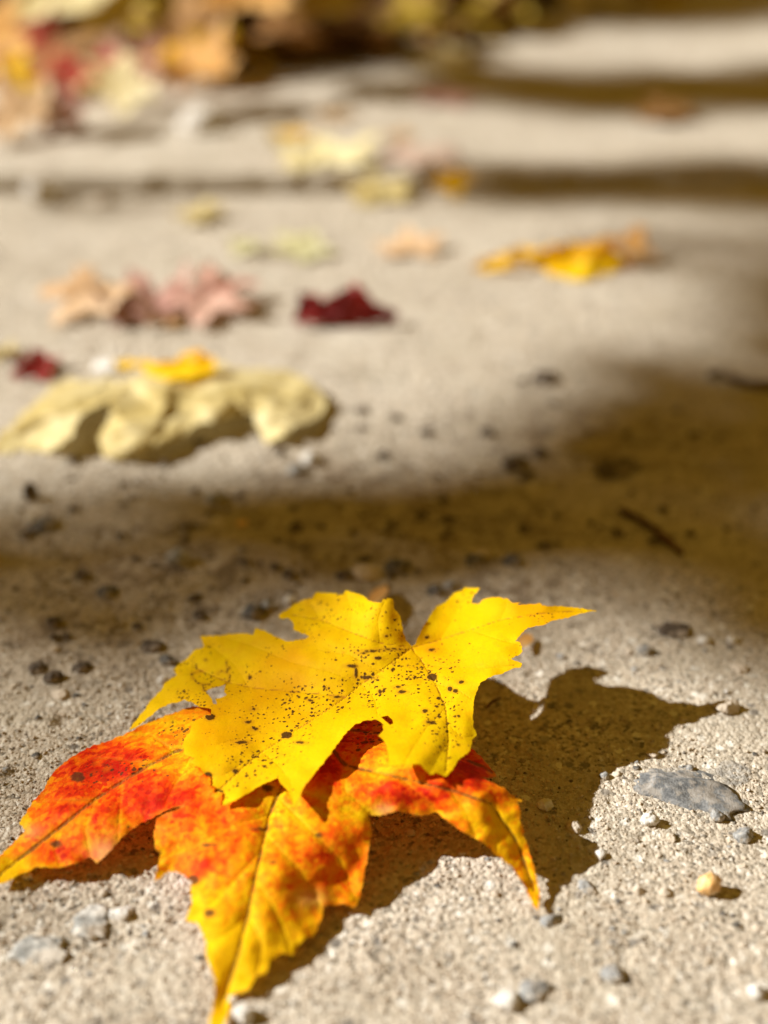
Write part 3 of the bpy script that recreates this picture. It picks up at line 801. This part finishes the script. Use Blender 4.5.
def creased(ctrl, outer, seed, jit, n):
    rr = random.Random(seed); sm = tps(ctrl)
    us = [p[0] for p in outer]; vs = [p[1] for p in outer]; pts = [(a, b, c) for a, b, c in ctrl]
    for q in outer[::2]: pts.append((q[0]*1.0+(q[0]-sum(us)/len(us))*.06, q[1]+(q[1]-sum(vs)/len(vs))*.06, None))
    for _ in range(n): pts.append((rr.uniform(min(us), max(us)), rr.uniform(min(vs), max(vs)), None))
    P = np.array([(a, b) for a, b, c in pts]); z = sm(P[:, 0], P[:, 1])*1000+np.array([0 if c is not None else rr.uniform(-jit, jit) for a, b, c in pts])
    vv, ee, ff, *_ = delaunay_2d_cdt([Vector((a, b*1.8)) for a, b in P], [], [], 0, 1e-4)
    vv = np.array([(a[0], a[1]/1.8) for a in vv]); idx = [int(np.argmin(((P-q)**2).sum(1))) for q in vv]; zz = z[idx]
    def f(u, v):
        out = sm(u, v)*1000
        for t in ff:
            a, b, c = (vv[i] for i in t); det = (b[1]-c[1])*(a[0]-c[0])+(c[0]-b[0])*(a[1]-c[1])
            if abs(det) < 1e-6: continue
            l1 = ((b[1]-c[1])*(u-c[0])+(c[0]-b[0])*(v-c[1]))/det; l2 = ((c[1]-a[1])*(u-c[0])+(a[0]-c[0])*(v-c[1]))/det; l3 = 1-l1-l2
            m = (l1 >= -1e-6) & (l2 >= -1e-6) & (l3 >= -1e-6)
            out = np.where(m, l1*zz[t[0]]+l2*zz[t[1]]+l3*zz[t[2]], out)
        return out/1000
    return f


def folded(outer, ctrl, mat, label, name='fallen_leaf', step=3.2, rough=2.5, seed=7, veins=((),), amp=0.0022):
    hf = creased(ctrl, outer, seed, amp*1000*0.85, 26); vp = [v_ for v_ in veins if v_]
    def att(u, v): return dict(vein=(mind(u, v, vp) if vp else np.full(u.shape, 9.0))*0.0004)
    def rel(u, v): return amp*0.35*fbm(u/15, v/8, seed+3, 2)-(0.0012*np.exp(-mind(u, v, vp)/5) if vp else 0)
    return tag(traced_leaf(name, smooth_path(outer, 5, True, rough, seed), [], step, hf, mat, att, rel, seed), label, 'leaf')

folded([(-14,452),(0,455),(25,450),(50,452),(70,442),(76,424),(90,408),(112,398),(126,388),(112,378),(92,380),(70,378),(48,390),(28,408),(8,428),(-6,440)],
       [(-14,452,1),(50,452,2),(70,442,5),(90,408,9),(126,390,8),(100,378,5),(48,390,4),(10,428,3),(60,415,8)], M['cream'],
       'pale cream curled leaf at the left edge, tucked against the large folded cream leaf', veins=[[(-5,448),(50,420),(110,390)]], seed=9)
folded([(98,440),(104,456),(118,461),(140,456),(160,448),(175,440),(192,428),(214,420),(232,416),(252,412),(258,428),(266,443),(285,436),(300,424),(322,414),(326,398),(310,380),(290,371),
        (262,368),(236,368),(216,362),(196,372),(170,376),(140,374),(120,382),(106,398),(112,412)],
       [(104,456,1.5),(140,456,2),(175,440,4.5),(214,420,7),(252,412,6.5),(266,443,1.5),(322,414,4),(326,398,5),(290,371,3),(236,368,4),(196,372,5),(140,374,6),(106,398,7.5),(112,412,9),
        (160,415,8.5),(200,400,10),(250,390,10),(280,400,8),(285,425,6),(130,432,8)], M['cream'],
       'large folded cream yellow leaf lying hunched on the sand left of the maroon leaf', veins=[[(320,408),(260,392),(200,395),(120,410)], [(230,395),(262,438)], [(180,398),(150,450)]], seed=13, amp=0.0030)
folded([(112,362),(118,369),(138,366),(150,374),(168,381),(190,379),(206,375),(216,368),(215,357),(203,351),(188,352),(172,360),(150,361),(130,359)],
       [(112,362,8),(150,372,9),(190,378,10),(216,366,12),(200,351,14),(130,359,9)], M['gold'],
       'golden orange leaf scrap lying on top of the large folded cream leaf', seed=21, veins=[[(115,364),(212,360)]], amp=0.001)
folded([(294,322),(296,305),(300,291),(314,294),(326,300),(338,293),(352,284),(366,288),(372,300),(386,306),(398,312),(396,322),(372,324),(340,325)],
       [(294,322,2),(300,291,15),(326,302,12),(352,284,18),(372,298,13),(398,312,5),(396,322,2),(340,325,2),(345,308,10)], M['maroon'],
       'dark maroon leaf standing curled alone on the pale sand', seed=25, veins=[[(345,324),(350,286)], [(340,324),(300,294)]], amp=0.003)
folded([(470,266),(482,270),(500,270),(528,262),(540,268),(556,276),(578,279),(598,276),(610,271),(626,268),(640,266),(628,257),(616,250),(606,238),(592,244),(572,242),(556,245),(540,250),(520,246),(505,252),(486,258)],
       [(470,266,3),(500,270,2),(530,262,5),(578,279,2),(640,266,2),(606,238,11),(572,243,9),(540,250,8),(505,252,9),(490,260,6),(590,262,5)], M['gold'],
       'bright golden yellow leaf with curled edges at the right of the path', seed=27, veins=[[(472,266),(540,258),(636,264)]], amp=0.003)

G_M = 'scattered leaves on the far path'
def ml(u, v, w, m, label, **k): return maple_leaf(u, v, w, M[m], label, **k)
ml(100,306,90,'peach','faded orange leaf left of the pinkish crumpled leaves, behind the folded cream leaf', seed=31, curl=.3, rot=2.6, tilt=(0,0.22))
ml(150,318,100,'dusty','crumpled pinkish brown leaf in front of the faded orange leaf', seed=32, curl=.5, rot=.4, tilt=(0,0.2))
ml(203,308,95,'pink','pinkish crumpled leaf nearest the maroon leaf', seed=33, curl=.45, rot=4.2, tilt=(0,0.2))
ml(175,322,56,'brown','small brown leaf scrap among the pinkish crumpled leaves', seed=34, curl=.5, rot=1.4)
ml(45,374,56,'maroon','small maroon leaf behind the pale cream curled leaf', seed=35, curl=.4, rot=1.4, tilt=(0,0.15))
ml(2,358,38,'cream','small pale yellow leaf cut by the left edge, behind the small maroon leaf', seed=36, curl=.3, rot=.7, tilt=(0,0.1))
ml(622,262,56,'orange','small orange leaf touching the golden leaf at the right of the path', seed=37, curl=.45, rot=3.3, lift=.002, tilt=(0,0.35))
ml(408,255,70,'peach','thin pale orange leaf lying flat left of the golden leaf', seed=38, curl=.2, rot=0, tilt=(0,0.08))
ml(312,252,68,'lime','pale yellow green leaf on the bright sand behind the maroon leaf', seed=39, curl=.25, rot=2, tilt=(0,0.12))
ml(240,252,44,'lime','small faint green leaf left of the pale yellow green leaf', seed=40, curl=.25, rot=5, tilt=(0,0.1))
ml(203,222,50,'cream','small tan and cream leaf in front of the ledge, above the faint green leaf', seed=41, curl=.35, rot=1, tilt=(0,0.12))
ml(380,203,72,'cream','flat lemon yellow leaf just in front of the ledge', seed=42, curl=.3, rot=.2, tilt=(0,0.15))
ml(458,196,46,'gold','small golden leaf against the ledge beside the lemon yellow leaf', seed=43, curl=.45, rot=.9, tilt=(0,0.35))
ml(326,165,112,'palecream','long pale cream leaf lying on the edge of the ledge', seed=44, curl=.35, rot=.1, tilt=(0,0.12))
ml(300,176,44,'gold','dull golden scrap under the long pale cream leaf on the ledge', seed=45, curl=.35, rot=1.1, tilt=(0,0.1))
ml(422,156,86,'blush','pale pink leaf on the ledge right of the long cream leaf', seed=46, curl=.12, rot=3, tilt=(0,0.05))
ml(196,92,92,'orange','orange leaf with a curled rim at the front of the leaf litter', seed=47, curl=0.47, rot=.5, lift=.004, tilt=(0,0.45))
ml(205,78,80,'gold','golden leaf piece behind the curled orange leaf', seed=147, curl=0.47, rot=2.5, lift=.004, tilt=(0,0.42))
ml(130,106,76,'palecream','pinkish cream leaf in front of the curled orange leaf', seed=48, curl=0.36, rot=2.2, tilt=(0,0.48))
ml(152,80,70,'pink','small pink leaf behind the pinkish cream leaf', seed=49, curl=0.36, rot=1.2, tilt=(0,0.48))
ml(45,72,84,'red','red leaf in the litter near the left edge', seed=50, curl=0.36, rot=1.7, lift=.012, tilt=(0,0.54))
ml(26,140,76,'tan','tan leaf with a dark gap under its rim at the left edge', seed=51, curl=0.43, rot=.6, lift=.003, tilt=(0,0.48))
ml(60,132,54,'dusty','small dusty pink brown leaf touching the tan leaf at the left edge', seed=52, curl=0.36, rot=4, tilt=(0,0.48))
ml(20,98,66,'gold','golden leaf between the red leaf and the tan leaf', seed=53, curl=0.36, rot=2, lift=.006, tilt=(0,0.48))
ml(85,92,75,'red','dull red leaf right of the golden leaf in the litter', seed=54, curl=0.36, rot=3.1, lift=.003, tilt=(0,0.42))
ml(672,122,64,'brown','dull brown leaf on the shaded far path at the right', seed=55, curl=.35, rot=.4, tilt=(0,0.1))
ml(452,70,58,'palecream','pale yellow leaf on the far path below the end of the litter', seed=56, curl=.4, rot=1.3, tilt=(0,0.25))
ml(452,100,66,'dusty','dull dark pink leaf on the far path in front of the pale yellow leaf', seed=57, curl=.15, rot=2.3, tilt=(0,0.08))
ml(590,14,80,'cream','pale yellow leaf at the top edge of the far path', seed=58, curl=.45, rot=.3, tilt=(0,0.7))
ml(668,8,64,'olive','olive leaf at the top right of the far path', seed=59, curl=.4, rot=1.9, tilt=(0,0.5))
ml(500,30,60,'olive','small olive leaf beside the right end of the litter', seed=60, curl=.4, rot=2.9, tilt=(0,0.5))
ml(402,140,34,'tan','tiny tan leaf behind the pale pink leaf', seed=61, curl=.3, rot=.9)
ml(340,118,40,'tan','small faded leaf on the pale path between litter and ledge', seed=62, curl=.2, rot=.9)

# the litter heap: single leaves piled up on each other
r = random.Random(5)
kinds = [('brown', 78, 'brown'), ('darkbrown', 92, 'dark brown'), ('olive', 40, 'olive yellow'), ('gold', 8, 'golden'), ('tan', 11, 'tan'), ('cream', 6, 'cream'), ('orange', 7, 'orange'), ('red', 4, 'dull red')]
def litter_edge(x): return 0.955+1.5*max(0, x-0.02)+0.03*math.sin(x*11+1)-0.28*max(0, -0.2-x)
spots = []
for kd, cnt, word in kinds:
    for i in range(cnt): spots.append((kd, word))
r.shuffle(spots)
for i, (kd, word) in enumerate(spots):
    for _ in range(50):
        x = r.uniform(-0.56, 0.24); y = r.uniform(0.85, 1.45)
        if y > litter_edge(x): break
    dp = min(1, (y-litter_edge(x)+.03)/0.18)
    z = float(ground_low(x, y))+r.uniform(0.001, 0.045)*max(0.05, dp)
    maple_leaf(0, 0, 0, M[kd], f'{word} dead leaf heaped in the shaded litter along the far edge', group=f'{word} leaves in the litter heap', seed=200+i, curl=r.uniform(.3, .8),
               tilt=(r.uniform(-.5, .5), r.uniform(-.2, .6)), res=0.09, world=(x, y, z), size=r.uniform(0.034, 0.058), name='litter_leaf')
def build_mat():
    V = []; F = []; rr = random.Random(8)
    for i in range(900):
        x = rr.uniform(-0.9, 0.5); y = rr.uniform(0.98, 2.2)
        if y < litter_edge(x)+.01: continue
        g = float(ground_low(x, y)); s = rr.uniform(.02, .045); a = rr.uniform(0, 6.3); tx, ty = rr.uniform(-.5, .5), rr.uniform(-.4, .7)
        b = len(V); n = 9
        V.append((x, y, g+rr.uniform(.003, .02)+s*.1))
        for j in range(n):
            q = s*(1 if j % 2 else .6)*rr.uniform(.8, 1.15); X = q*math.cos(a+j*6.283/n); Y = q*math.sin(a+j*6.283/n)
            V.append((x+X, y+Y, max(g+.001, V[b][2]+X*tx+Y*ty-s*.15*rr.random())))
        for j in range(n): F.append((b, b+1+j, b+1+(j+1) % n))
    V = np.array(V); c = np.array([0, 1.3, 0])
    tag(link('leaf_mat', V-c, F, M['darkbrown'], c), 'matted dark brown rotting leaves under the litter heap', 'leaf litter', kind='stuff')
build_mat()
def lit(u, v, hz, s, kd, label, seed, tilt=(0, .4), rot=0):
    p = at(u, v, hz+0.02)
    maple_leaf(0, 0, 0, M[kd], label, seed=seed, curl=.4, tilt=tilt, res=0.08, world=(p[0], p[1], p[2]), size=s, rot=rot, name='litter_leaf')
lit(56,22,.045,.052,'palecream','large pale cream leaf on top of the litter near the top left corner', 401)
lit(250,8,.045,.050,'orange','peach coloured leaf on top of the litter at the top edge', 402)
lit(120,30,.04,.040,'olive','olive gold leaf right of the large pale cream leaf', 403)
lit(185,38,.035,.038,'brown','brown leaf in the litter above the curled orange leaf', 404, rot=1)
lit(345,14,.035,.042,'olive','mustard leaf at the right shoulder of the litter', 405, rot=2)
lit(8,52,.035,.036,'orange','orange tan leaf at the left edge of the litter above the golden leaf', 406, rot=2)
lit(300,40,.02,.036,'brown','brown leaf at the front foot of the litter', 407, rot=2)
lit(415,30,.012,.034,'olive','olive brown leaf at the right foot of the litter', 408, rot=.4)

# small orange scraps seen past the yellow leaf's rim
folded([(366,603),(370,594),(377,588),(386,584),(389,590),(383,598),(376,606)], [(366,603,3),(386,584,2.5),(376,598,4)], M['orange'], 'small orange and green leaf scrap peeping over the top rim of the yellow leaf', name='leaf_scrap', step=3, rough=.5, amp=.0005)
folded([(517,640),(522,634),(531,634),(534,640),(528,646),(520,647)], [(517,640,3),(531,634,2),(528,646,2.5)], M['orange'], 'tiny orange leaf scrap on the sand under the yellow leaf tip', name='leaf_scrap', step=3, rough=.5, amp=.0005)

# ---- stones, chips, twigs --------------------------------------------------------
S_w = mat_stone('white_stone', (0.62, 0.60, 0.56), (0.82, 0.80, 0.77), .6, 500, .35)
S_e = mat_stone('slab_stone', (0.10, 0.105, 0.11), (0.25, 0.255, 0.26), .85, 650, .05)
S_r = mat_stone('rough_stone', (0.20, 0.20, 0.19), (0.76, 0.75, 0.72), .9, 300, .3)
S_g = mat_stone('grey_stone', (0.20, 0.20, 0.20), (0.38, 0.38, 0.37), .7, 700, .4)
S_d = mat_stone('dark_stone', (0.05, 0.047, 0.042), (0.12, 0.11, 0.10), .7, 500, .25)
S_o = mat_stone('orange_stone', (0.80, 0.46, 0.16), (0.84, 0.60, 0.32), .6, 300, 0)
S_b = mat_stone('beige_stone', (0.50, 0.42, 0.33), (0.66, 0.58, 0.48), .8, 500, .4)
S_s = mat_stone('soil_crumb', (0.055, 0.04, 0.028), (0.11, 0.08, 0.055), .95, 400, .15)

stone(708,886,24,24,S_o,'round orange pebble on the sand at the lower right', bury=.15, angular=.15, flat=.9)
stone(650,820,17,15,S_w,'small white pebble below the embedded grey stone', bury=.2, angular=.2)
stone(727,707,24,15,S_b,'flat beige pebble at the tip of the leaf shadow', bury=.3, angular=.4)
stone(243,1014,22,20,S_w,'bright white pebble beside the bottom tip of the red leaf', bury=.2)
stone(508,1000,26,18,S_w,'pale grey pebble near the bottom edge right of the leaf tip', bury=.3)
stone(535,990,34,16,S_g,'wide dull grey stone sunk in the sand beside the pale grey pebble', bury=.5)
stone(613,974,22,16,S_g,'rounded grey stone in the sand at the bottom right', bury=.45)
stone(553,918,26,24,S_g,'dark grey rough stone below the tip of the leaf shadow', bury=.7, angular=.4)
stone(586,886,20,9,S_g,'flat grey chip right of the leaf shadow tip', bury=.4, angular=.4)
stone(45,945,64,22,S_r,'large rough whitish stone sunk in the sand at the lower left', bury=.5, angular=.6, depth=1.1)
stone(92,922,46,18,S_r,'jagged grey white stone right of the large whitish stone', bury=.5, angular=.5)
stone(122,912,22,16,S_w,'small white stone at the end of the lower left stone row', bury=.45, angular=.4)
stone(717,815,16,13,S_g,'small grey pebble under the right end of the embedded stone', bury=.3)
stone(745,835,19,15,S_g,'grey pebble near the right edge above the orange pebble', bury=.3)
stone(545,805,15,14,S_w,'pale pebble on the rim of the leaf shadow', bury=.3)
stone(573,826,18,13,S_b,'beige pebble on the sunlit rim below the pale rim pebble', bury=.4)
stone(600,855,13,11,S_w,'small white pebble right of the leaf shadow edge', bury=.4)
stone(665,892,14,10,S_b,'small beige pebble left of the orange pebble', bury=.4)
stone(757,992,18,16,S_w,'white pebble at the right edge near the bottom', bury=.3)
tag(stone(686,786,118,34,S_e,'x', bury=.70, angular=.35, depth=.62, seed=8),'dull grey stone slab sunk in the sand right of the leaf shadow','stone').name = 'embedded_stone'
stone(690,768,9,8,S_g,'tiny grey pebble on the embedded stone', bury=.3)
stone(605,775,11,9,S_g,'tiny grey pebble at the shadow edge', bury=.4)
stone(290,601,13,12,S_w,'round white pebble behind the upper left lobe of the yellow leaf', bury=.1)
stone(252,610,26,18,S_d,'dark stone behind the yellow leaf, left of the round white pebble', bury=.3, angular=.4)
stone(268,606,14,12,S_g,'small grey pebble between the dark stone and the white pebble', bury=.3)
stone(250,612,9,10,S_w,'tiny pale pebble set in front of the dark stone', bury=.0)
stone(163,680,11,10,S_w,'small white pebble at the left rim of the yellow leaf', bury=.2)
stone(180,558,26,20,S_g,'rounded dark grey stone in the shade left of centre', bury=.3)
stone(46,522,32,15,S_d,'flat black stone near the left edge', bury=.35, angular=.4)
stone(30,520,10,8,S_w,'tiny pale chip beside the flat black stone', bury=.3)
stone(83,576,17,9,S_s,'small dark crumb in the shade, between black stone and yellow leaf', cat='soil crumb', name='soil_crumb')
stone(106,592,22,12,S_d,'dark chip in the shade left of the dark stone pair', bury=.4, cat='stone chip', name='stone_chip')
stone(30,492,14,22,S_s,'upright brown crumb below the pale cream curled leaf', cat='soil crumb', name='soil_crumb', bury=.2)
stone(38,668,18,9,S_s,'dark crumb near the left edge beside two others', cat='soil crumb', name='soil_crumb')
stone(53,677,18,12,S_s,'darkest crumb of the three near the left edge', cat='soil crumb', name='soil_crumb')
stone(82,667,17,9,S_s,'rightmost crumb of the three near the left edge', cat='soil crumb', name='soil_crumb')
stone(168,660,18,9,S_d,'dark chip above the left rim of the yellow leaf', cat='stone chip', name='stone_chip')
stone(152,645,22,10,S_s,'brown crumb beyond the dark chip at the yellow leaf', cat='soil crumb', name='soil_crumb')
stone(60,694,16,7,S_b,'flat pale pebble above the small pit in the sand at left', bury=.4)
stone(312,459,20,20,S_w,'whitish stone right of and below the folded cream leaf', bury=.35, angular=.4)
stone(298,470,18,14,S_g,'grey stone touching the whitish stone below the folded cream leaf', bury=.35)
stone(216,498,19,14,S_g,'grey pebble in the half shade below the folded cream leaf', bury=.4)
stone(242,523,12,9,S_o,'tiny reddish pebble in the shade, right of the rounded dark grey stone', bury=.4)
stone(365,572,32,16,S_b,'flat tan pebble in the shade just beyond the yellow leaf', bury=.5)
stone(345,575,17,12,S_s,'dark crumb left of the flat tan pebble', cat='soil crumb', name='soil_crumb')
stone(398,566,26,17,S_d,'black chip right of the flat tan pebble', cat='stone chip', name='stone_chip', bury=.4)
stone(479,553,20,16,S_b,'pale tan pebble in the shade beyond the notch of the yellow leaf', bury=.4)
stone(475,560,19,10,S_d,'dark chip under the pale tan pebble', cat='stone chip', name='stone_chip')
stone(435,591,18,14,S_d,'dark stone between the two upper lobes of the yellow leaf', bury=.35)
stone(450,585,13,12,S_g,'grey pebble touching the dark stone between the upper lobes', bury=.3)
stone(512,560,19,13,S_d,'dark chip in the shade above the right lobe of the yellow leaf', cat='stone chip', name='stone_chip')
stone(515,463,30,16,S_s,'dark crumb in the shade left of the long dark clod', cat='soil crumb', name='soil_crumb')
stone(614,467,56,14,S_s,'long dark clod in the shade at the right', cat='soil crumb', name='soil_clod', bury=.4, angular=.5)
stone(545,377,28,13,S_s,'dark crumb on the border between sun and shade', cat='soil crumb', name='soil_crumb')
stone(645,650,17,12,S_g,'grey pebble on the sand right of the yellow leaf tip', bury=.3)
stone(676,630,34,9,S_s,'thin dark crumb strip right of the yellow leaf tip', cat='soil crumb', name='soil_crumb')
stone(740,668,14,9,S_b,'beige pebble near the right edge in sun', bury=.4)
stone(733,640,12,8,S_w,'small white pebble near the right edge in half shade', bury=.4)
stone(705,640,14,8,S_w,'pale flat pebble right of the thin dark crumb strip', bury=.4)
stone(40,193,30,24,S_w,'pale grey stone standing in front of the ledge at the left', bury=.15)
stone(200,122,40,26,S_w,'pale grey stone on the path in front of the curled orange leaf', bury=.25)
stone(103,200,22,12,S_b,'small beige stone in front of the ledge', bury=.3)
stone(112,366,34,16,S_w,'whitish stone behind the large folded cream leaf', bury=.4)
stone(95,282,28,14,S_w,'pale stone behind the faded orange leaf', bury=.4)
stone(28,876,10,8,S_w,'small white pebble at the left tip of the red leaf', bury=.3)
twig([(619,509),(632,515),(648,524),(662,535),(674,546),(683,554)], 0.0011, M['darkbrown'], 'curved dark brown twig lying in the shade at the right')
twig([(725,376),(742,382),(760,385),(785,387)], 0.0016, M['darkbrown'], 'brown twig cut off by the right edge in the far shade')
twig([(486,708),(492,702),(500,698)], 0.0004, M['darkbrown'], 'tiny dark twig bit in the shadow of the yellow leaf')

r = random.Random(77)
for (mt, nm, word, cnt, smin, smax, vr) in ((S_s, 'soil_crumb', 'dark soil crumb', 210, 4, 17, (370, 670)), (S_g, 'pebble', 'small grey pebble', 28, 5, 10, (640, 1015)),
                                            (S_w, 'pebble', 'small white pebble', 16, 4, 8, (640, 1015)), (S_d, 'stone_chip', 'small dark stone chip', 70, 4, 9, (560, 1015)),
                                            (S_b, 'pebble', 'small beige pebble', 45, 6, 13, (640, 1015))):
    k_ = 0
    while k_ < cnt:
        u = r.uniform(0, 768); v = r.uniform(*vr)
        if nm == 'soil_crumb' and not (abs(v-(560-0.17*u)) < 95 and r.random() < math.exp(-((u-400)/260)**2)+.15): continue
        if inside(np.array([u]), np.array([v]), Y_OUT)[0] or inside(np.array([u]), np.array([v]), R_OUT)[0]: continue
        w = smin+(smax-smin)*r.random()**2
        stone(u, v, w, w*r.uniform(.45, .75), mt, f'{word} loose on the sand, one of many alike', cat=nm.replace('_', ' '), name=nm, group=f'{word}s strewn over the sand', bury=.25 if 'soil' in nm else .38, angular=.4)
        k_ += 1

# ------------------------------------------------------------------ tree that throws the dappled shade
def build_tree():
    # patches of shade on the ground, as photo outlines laid onto the ground (x, y) plus density
    def gp(poly): return [tuple((on_ground(a, b)[0] if b < 190 and b > 0 and a > 0 else at(a, b, .008 if b < 190 else 0))[:2]) for a, b in poly]
    SH = [(gp([(-160,545),(0,520),(100,500),(200,482),(330,462),(430,445),(500,425),(560,392),(620,362),(700,338),(900,310),(900,690),(768,665),(690,645),(600,628),(520,612),(420,602),(300,604),(150,618),(0,632),(-160,645)]), 0.935, .036),
          (gp([(-250,590),(60,600),(180,610),(300,640),(300,720),(230,770),(130,800),(60,830),(-30,880),(-250,900)]), 0.42, .025),
          (gp([(705,205),(900,195),(900,310),(740,335),(690,275)]), 0.78, .04),
          (gp([(430,196),(500,184),(768,170),(900,164),(900,200),(768,210),(600,205)]), 0.93, .012),
          (gp([(440,68),(560,70),(768,70),(900,66),(900,118),(768,114),(600,118),(520,104),(420,88)]), 0.95, .03),
          (gp([(-20,-20),(60,40),(120,72),(330,78),(420,60),(450,30),(560,18),(900,20),(900,-20)]), 0.92, .03),
          (gp([(-100,-40),(-100,30),(60,60),(140,66),(250,66),(350,66),(440,54),(470,26),(900,16),(900,-60),(400,-70),(0,-70)]), 0.75, .03),
          (gp([(0,205),(130,200),(130,214),(0,220)]), 0.45, .01)]
    V = []; F = []
    rg = np.random.default_rng(3)
    xs, ys = np.meshgrid(np.arange(-1.6, 2.2, 0.0105), np.arange(-0.2, 2.3, 0.0105)); xs = xs.ravel(); ys = ys.ravel()
    xs = xs+rg.uniform(-.006, .006, len(xs)); ys = ys+rg.uniform(-.006, .006, len(xs))
    dens = np.zeros(len(xs))
    for poly, d, fe in SH:
        sd = seg_dist(xs, ys, poly+[poly[0]])*np.where(inside(xs, ys, poly), 1, -1)
        dens = np.maximum(dens, d*sstep(-fe, fe, sd))
    keep = rg.uniform(0, 1, len(xs)) < -np.log(1-dens)/4.5*(1+0.45*fbm(xs*14, ys*14, 7, 2))
    xs, ys = xs[keep], ys[keep]
    print('canopy leaves', len(xs))
    ts = rg.uniform(3.6, 5.4, len(xs))
    P = np.stack([xs, ys, np.zeros(len(xs))], -1)+ts[:, None]*TO_SUN
    n = len(P); s = rg.uniform(0.012, 0.022, n)
    a = rg.normal(size=(n, 3)); a /= np.linalg.norm(a, axis=1)[:, None]
    nn = TO_SUN+0.6*rg.normal(size=(n, 3)); b = np.cross(nn, a); b /= np.linalg.norm(b, axis=1)[:, None]
    c = np.cross(b, nn); c /= np.linalg.norm(c, axis=1)[:, None]
    tpl = np.array([(0, -1.1), (.75, -.3), (.55, .5), (0, 1.3), (-.55, .5), (-.75, -.3)])
    W = P[:, None]+s[:, None, None]*(tpl[None, :, :1]*b[:, None]+tpl[None, :, 1:]*c[:, None])
    W[:, 3] -= 0.3*s[:, None]*nn
    Fs = (np.array([(0, 1, 2, 3), (0, 3, 4, 5)])[None]+np.arange(n)[:, None, None]*6).reshape(-1, 4)
    base = np.array([-6.2, 2.0, float(ground_low(-6.2, 2.0))-0.05])
    root = bpy.data.objects.new('maple_tree', None); C.objects.link(root); root.location = base
    tag(root, 'autumn maple tree beside the path whose branches shade the sand', 'tree')
    mt = mat_leaf('canopy_leaf', (0.50, 0.30, 0.02), (0.60, 0.22, 0.02), 0.25)
    link('crown', W.reshape(-1, 3)-base, Fs, mt, parent=root)
    bark = mat_stone('bark', (0.10, 0.075, 0.055), (0.20, 0.16, 0.12), .9, 30, 0)
    def limb(pts, r0, r1):
        V = []; F = []; pts = np.array(pts, float); m = len(pts)
        for i in range(m):
            t = pts[min(i+1, m-1)]-pts[max(i-1, 0)]; t /= np.linalg.norm(t)
            s_ = np.cross(t, [0.3, 1, 0.1]); s_ /= np.linalg.norm(s_); w = np.cross(s_, t); rr = r0+(r1-r0)*i/(m-1)
            for j in range(10): V.append(pts[i]+rr*(1+.08*math.sin(j*2.3+i))*(math.cos(j*.628)*s_+math.sin(j*.628)*w)-base)
        for i in range(m-1):
            for j in range(10): F.append((i*10+j, i*10+(j+1) % 10, i*10+10+(j+1) % 10, i*10+10+j))
        return V, F
    v_, f_ = limb([base, base+[.05, 0, 1.2], base+[.2, -.1, 2.4], base+[.25, 0, 3.6], base+[.2, .1, 5]], .22, .10); link('trunk', v_, f_, bark, parent=root)
    top = base+[.2, -.1, 2.3]
    cen = P.mean(0)
    rg2 = random.Random(4)
    for k in range(7):
        tgt = P[rg2.randrange(n)]; mid = (top+tgt)/2+np.array([0, 0, .35])
        v_, f_ = limb([top, (top+mid)/2+[0, 0, .05], mid, (mid+tgt)/2+[0, 0, .06], tgt], .05, .008); link('limb', v_, f_, bark, parent=root)
build_tree()

# ------------------------------------------------------------------ light, world, camera
sun = bpy.data.lights.new('sun', 'SUN'); sun.energy = 4.4; sun.angle = R(0.55); sun.color = (1.0, 0.985, 0.93)
so = bpy.data.objects.new('sun', sun); C.objects.link(so)
so.rotation_euler = Vector(TO_SUN).to_track_quat('Z', 'Y').to_euler()

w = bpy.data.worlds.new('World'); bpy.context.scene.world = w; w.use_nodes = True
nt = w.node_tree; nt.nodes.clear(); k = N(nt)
sky = k.n('ShaderNodeTexSky'); sky.sky_type = 'NISHITA'; sky.sun_disc = False; sky.sun_elevation = SUN_EL
sky.sun_rotation = math.atan2(TO_SUN[0], TO_SUN[1])
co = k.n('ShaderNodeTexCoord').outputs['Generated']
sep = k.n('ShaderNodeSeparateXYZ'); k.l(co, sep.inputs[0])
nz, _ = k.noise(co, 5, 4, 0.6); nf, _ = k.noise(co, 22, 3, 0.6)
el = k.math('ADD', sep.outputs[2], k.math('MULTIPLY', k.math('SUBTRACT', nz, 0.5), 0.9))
warm_dome = k.rng(el, 1.5, 1.12)                       # added gold glow replacing nearly all the sky, to warm the ambient light
warm_col = k.ramp(nf, [(0.3, (0.10, 0.055, 0.008)), (0.5, (1.12, 0.64, 0.085)), (0.66, (4.0, 2.3, 0.32))])  # mottled gold emission, made up to tint the shade
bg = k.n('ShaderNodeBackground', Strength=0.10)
k.l(k.mix(warm_dome, sky.outputs[0], warm_col), bg.inputs['Color'])
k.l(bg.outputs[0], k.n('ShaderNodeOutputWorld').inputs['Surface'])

cam = bpy.data.cameras.new('camera'); cam.sensor_fit = 'VERTICAL'; cam.sensor_height = 36; cam.lens = 18/math.tan(R(22.5))
cam.clip_start = 0.005; cam.clip_end = 500
cam.dof.use_dof = True; cam.dof.focus_distance = 0.281; cam.dof.aperture_fstop = cam.lens/9.4; cam.dof.aperture_blades = 0
co_ = bpy.data.objects.new('camera', cam); C.objects.link(co_); co_.location = (0, 0, H); co_.rotation_euler = (math.pi/2-PITCH, 0, 0)
sc = bpy.context.scene; sc.camera = co_
sc.view_settings.view_transform = 'Standard'; sc.view_settings.look = 'None'; sc.view_settings.gamma = 1; sc.view_settings.exposure = 0.80
sc.view_settings.use_curve_mapping = False
sc.cycles.max_bounces = 8; sc.cycles.use_denoising = True
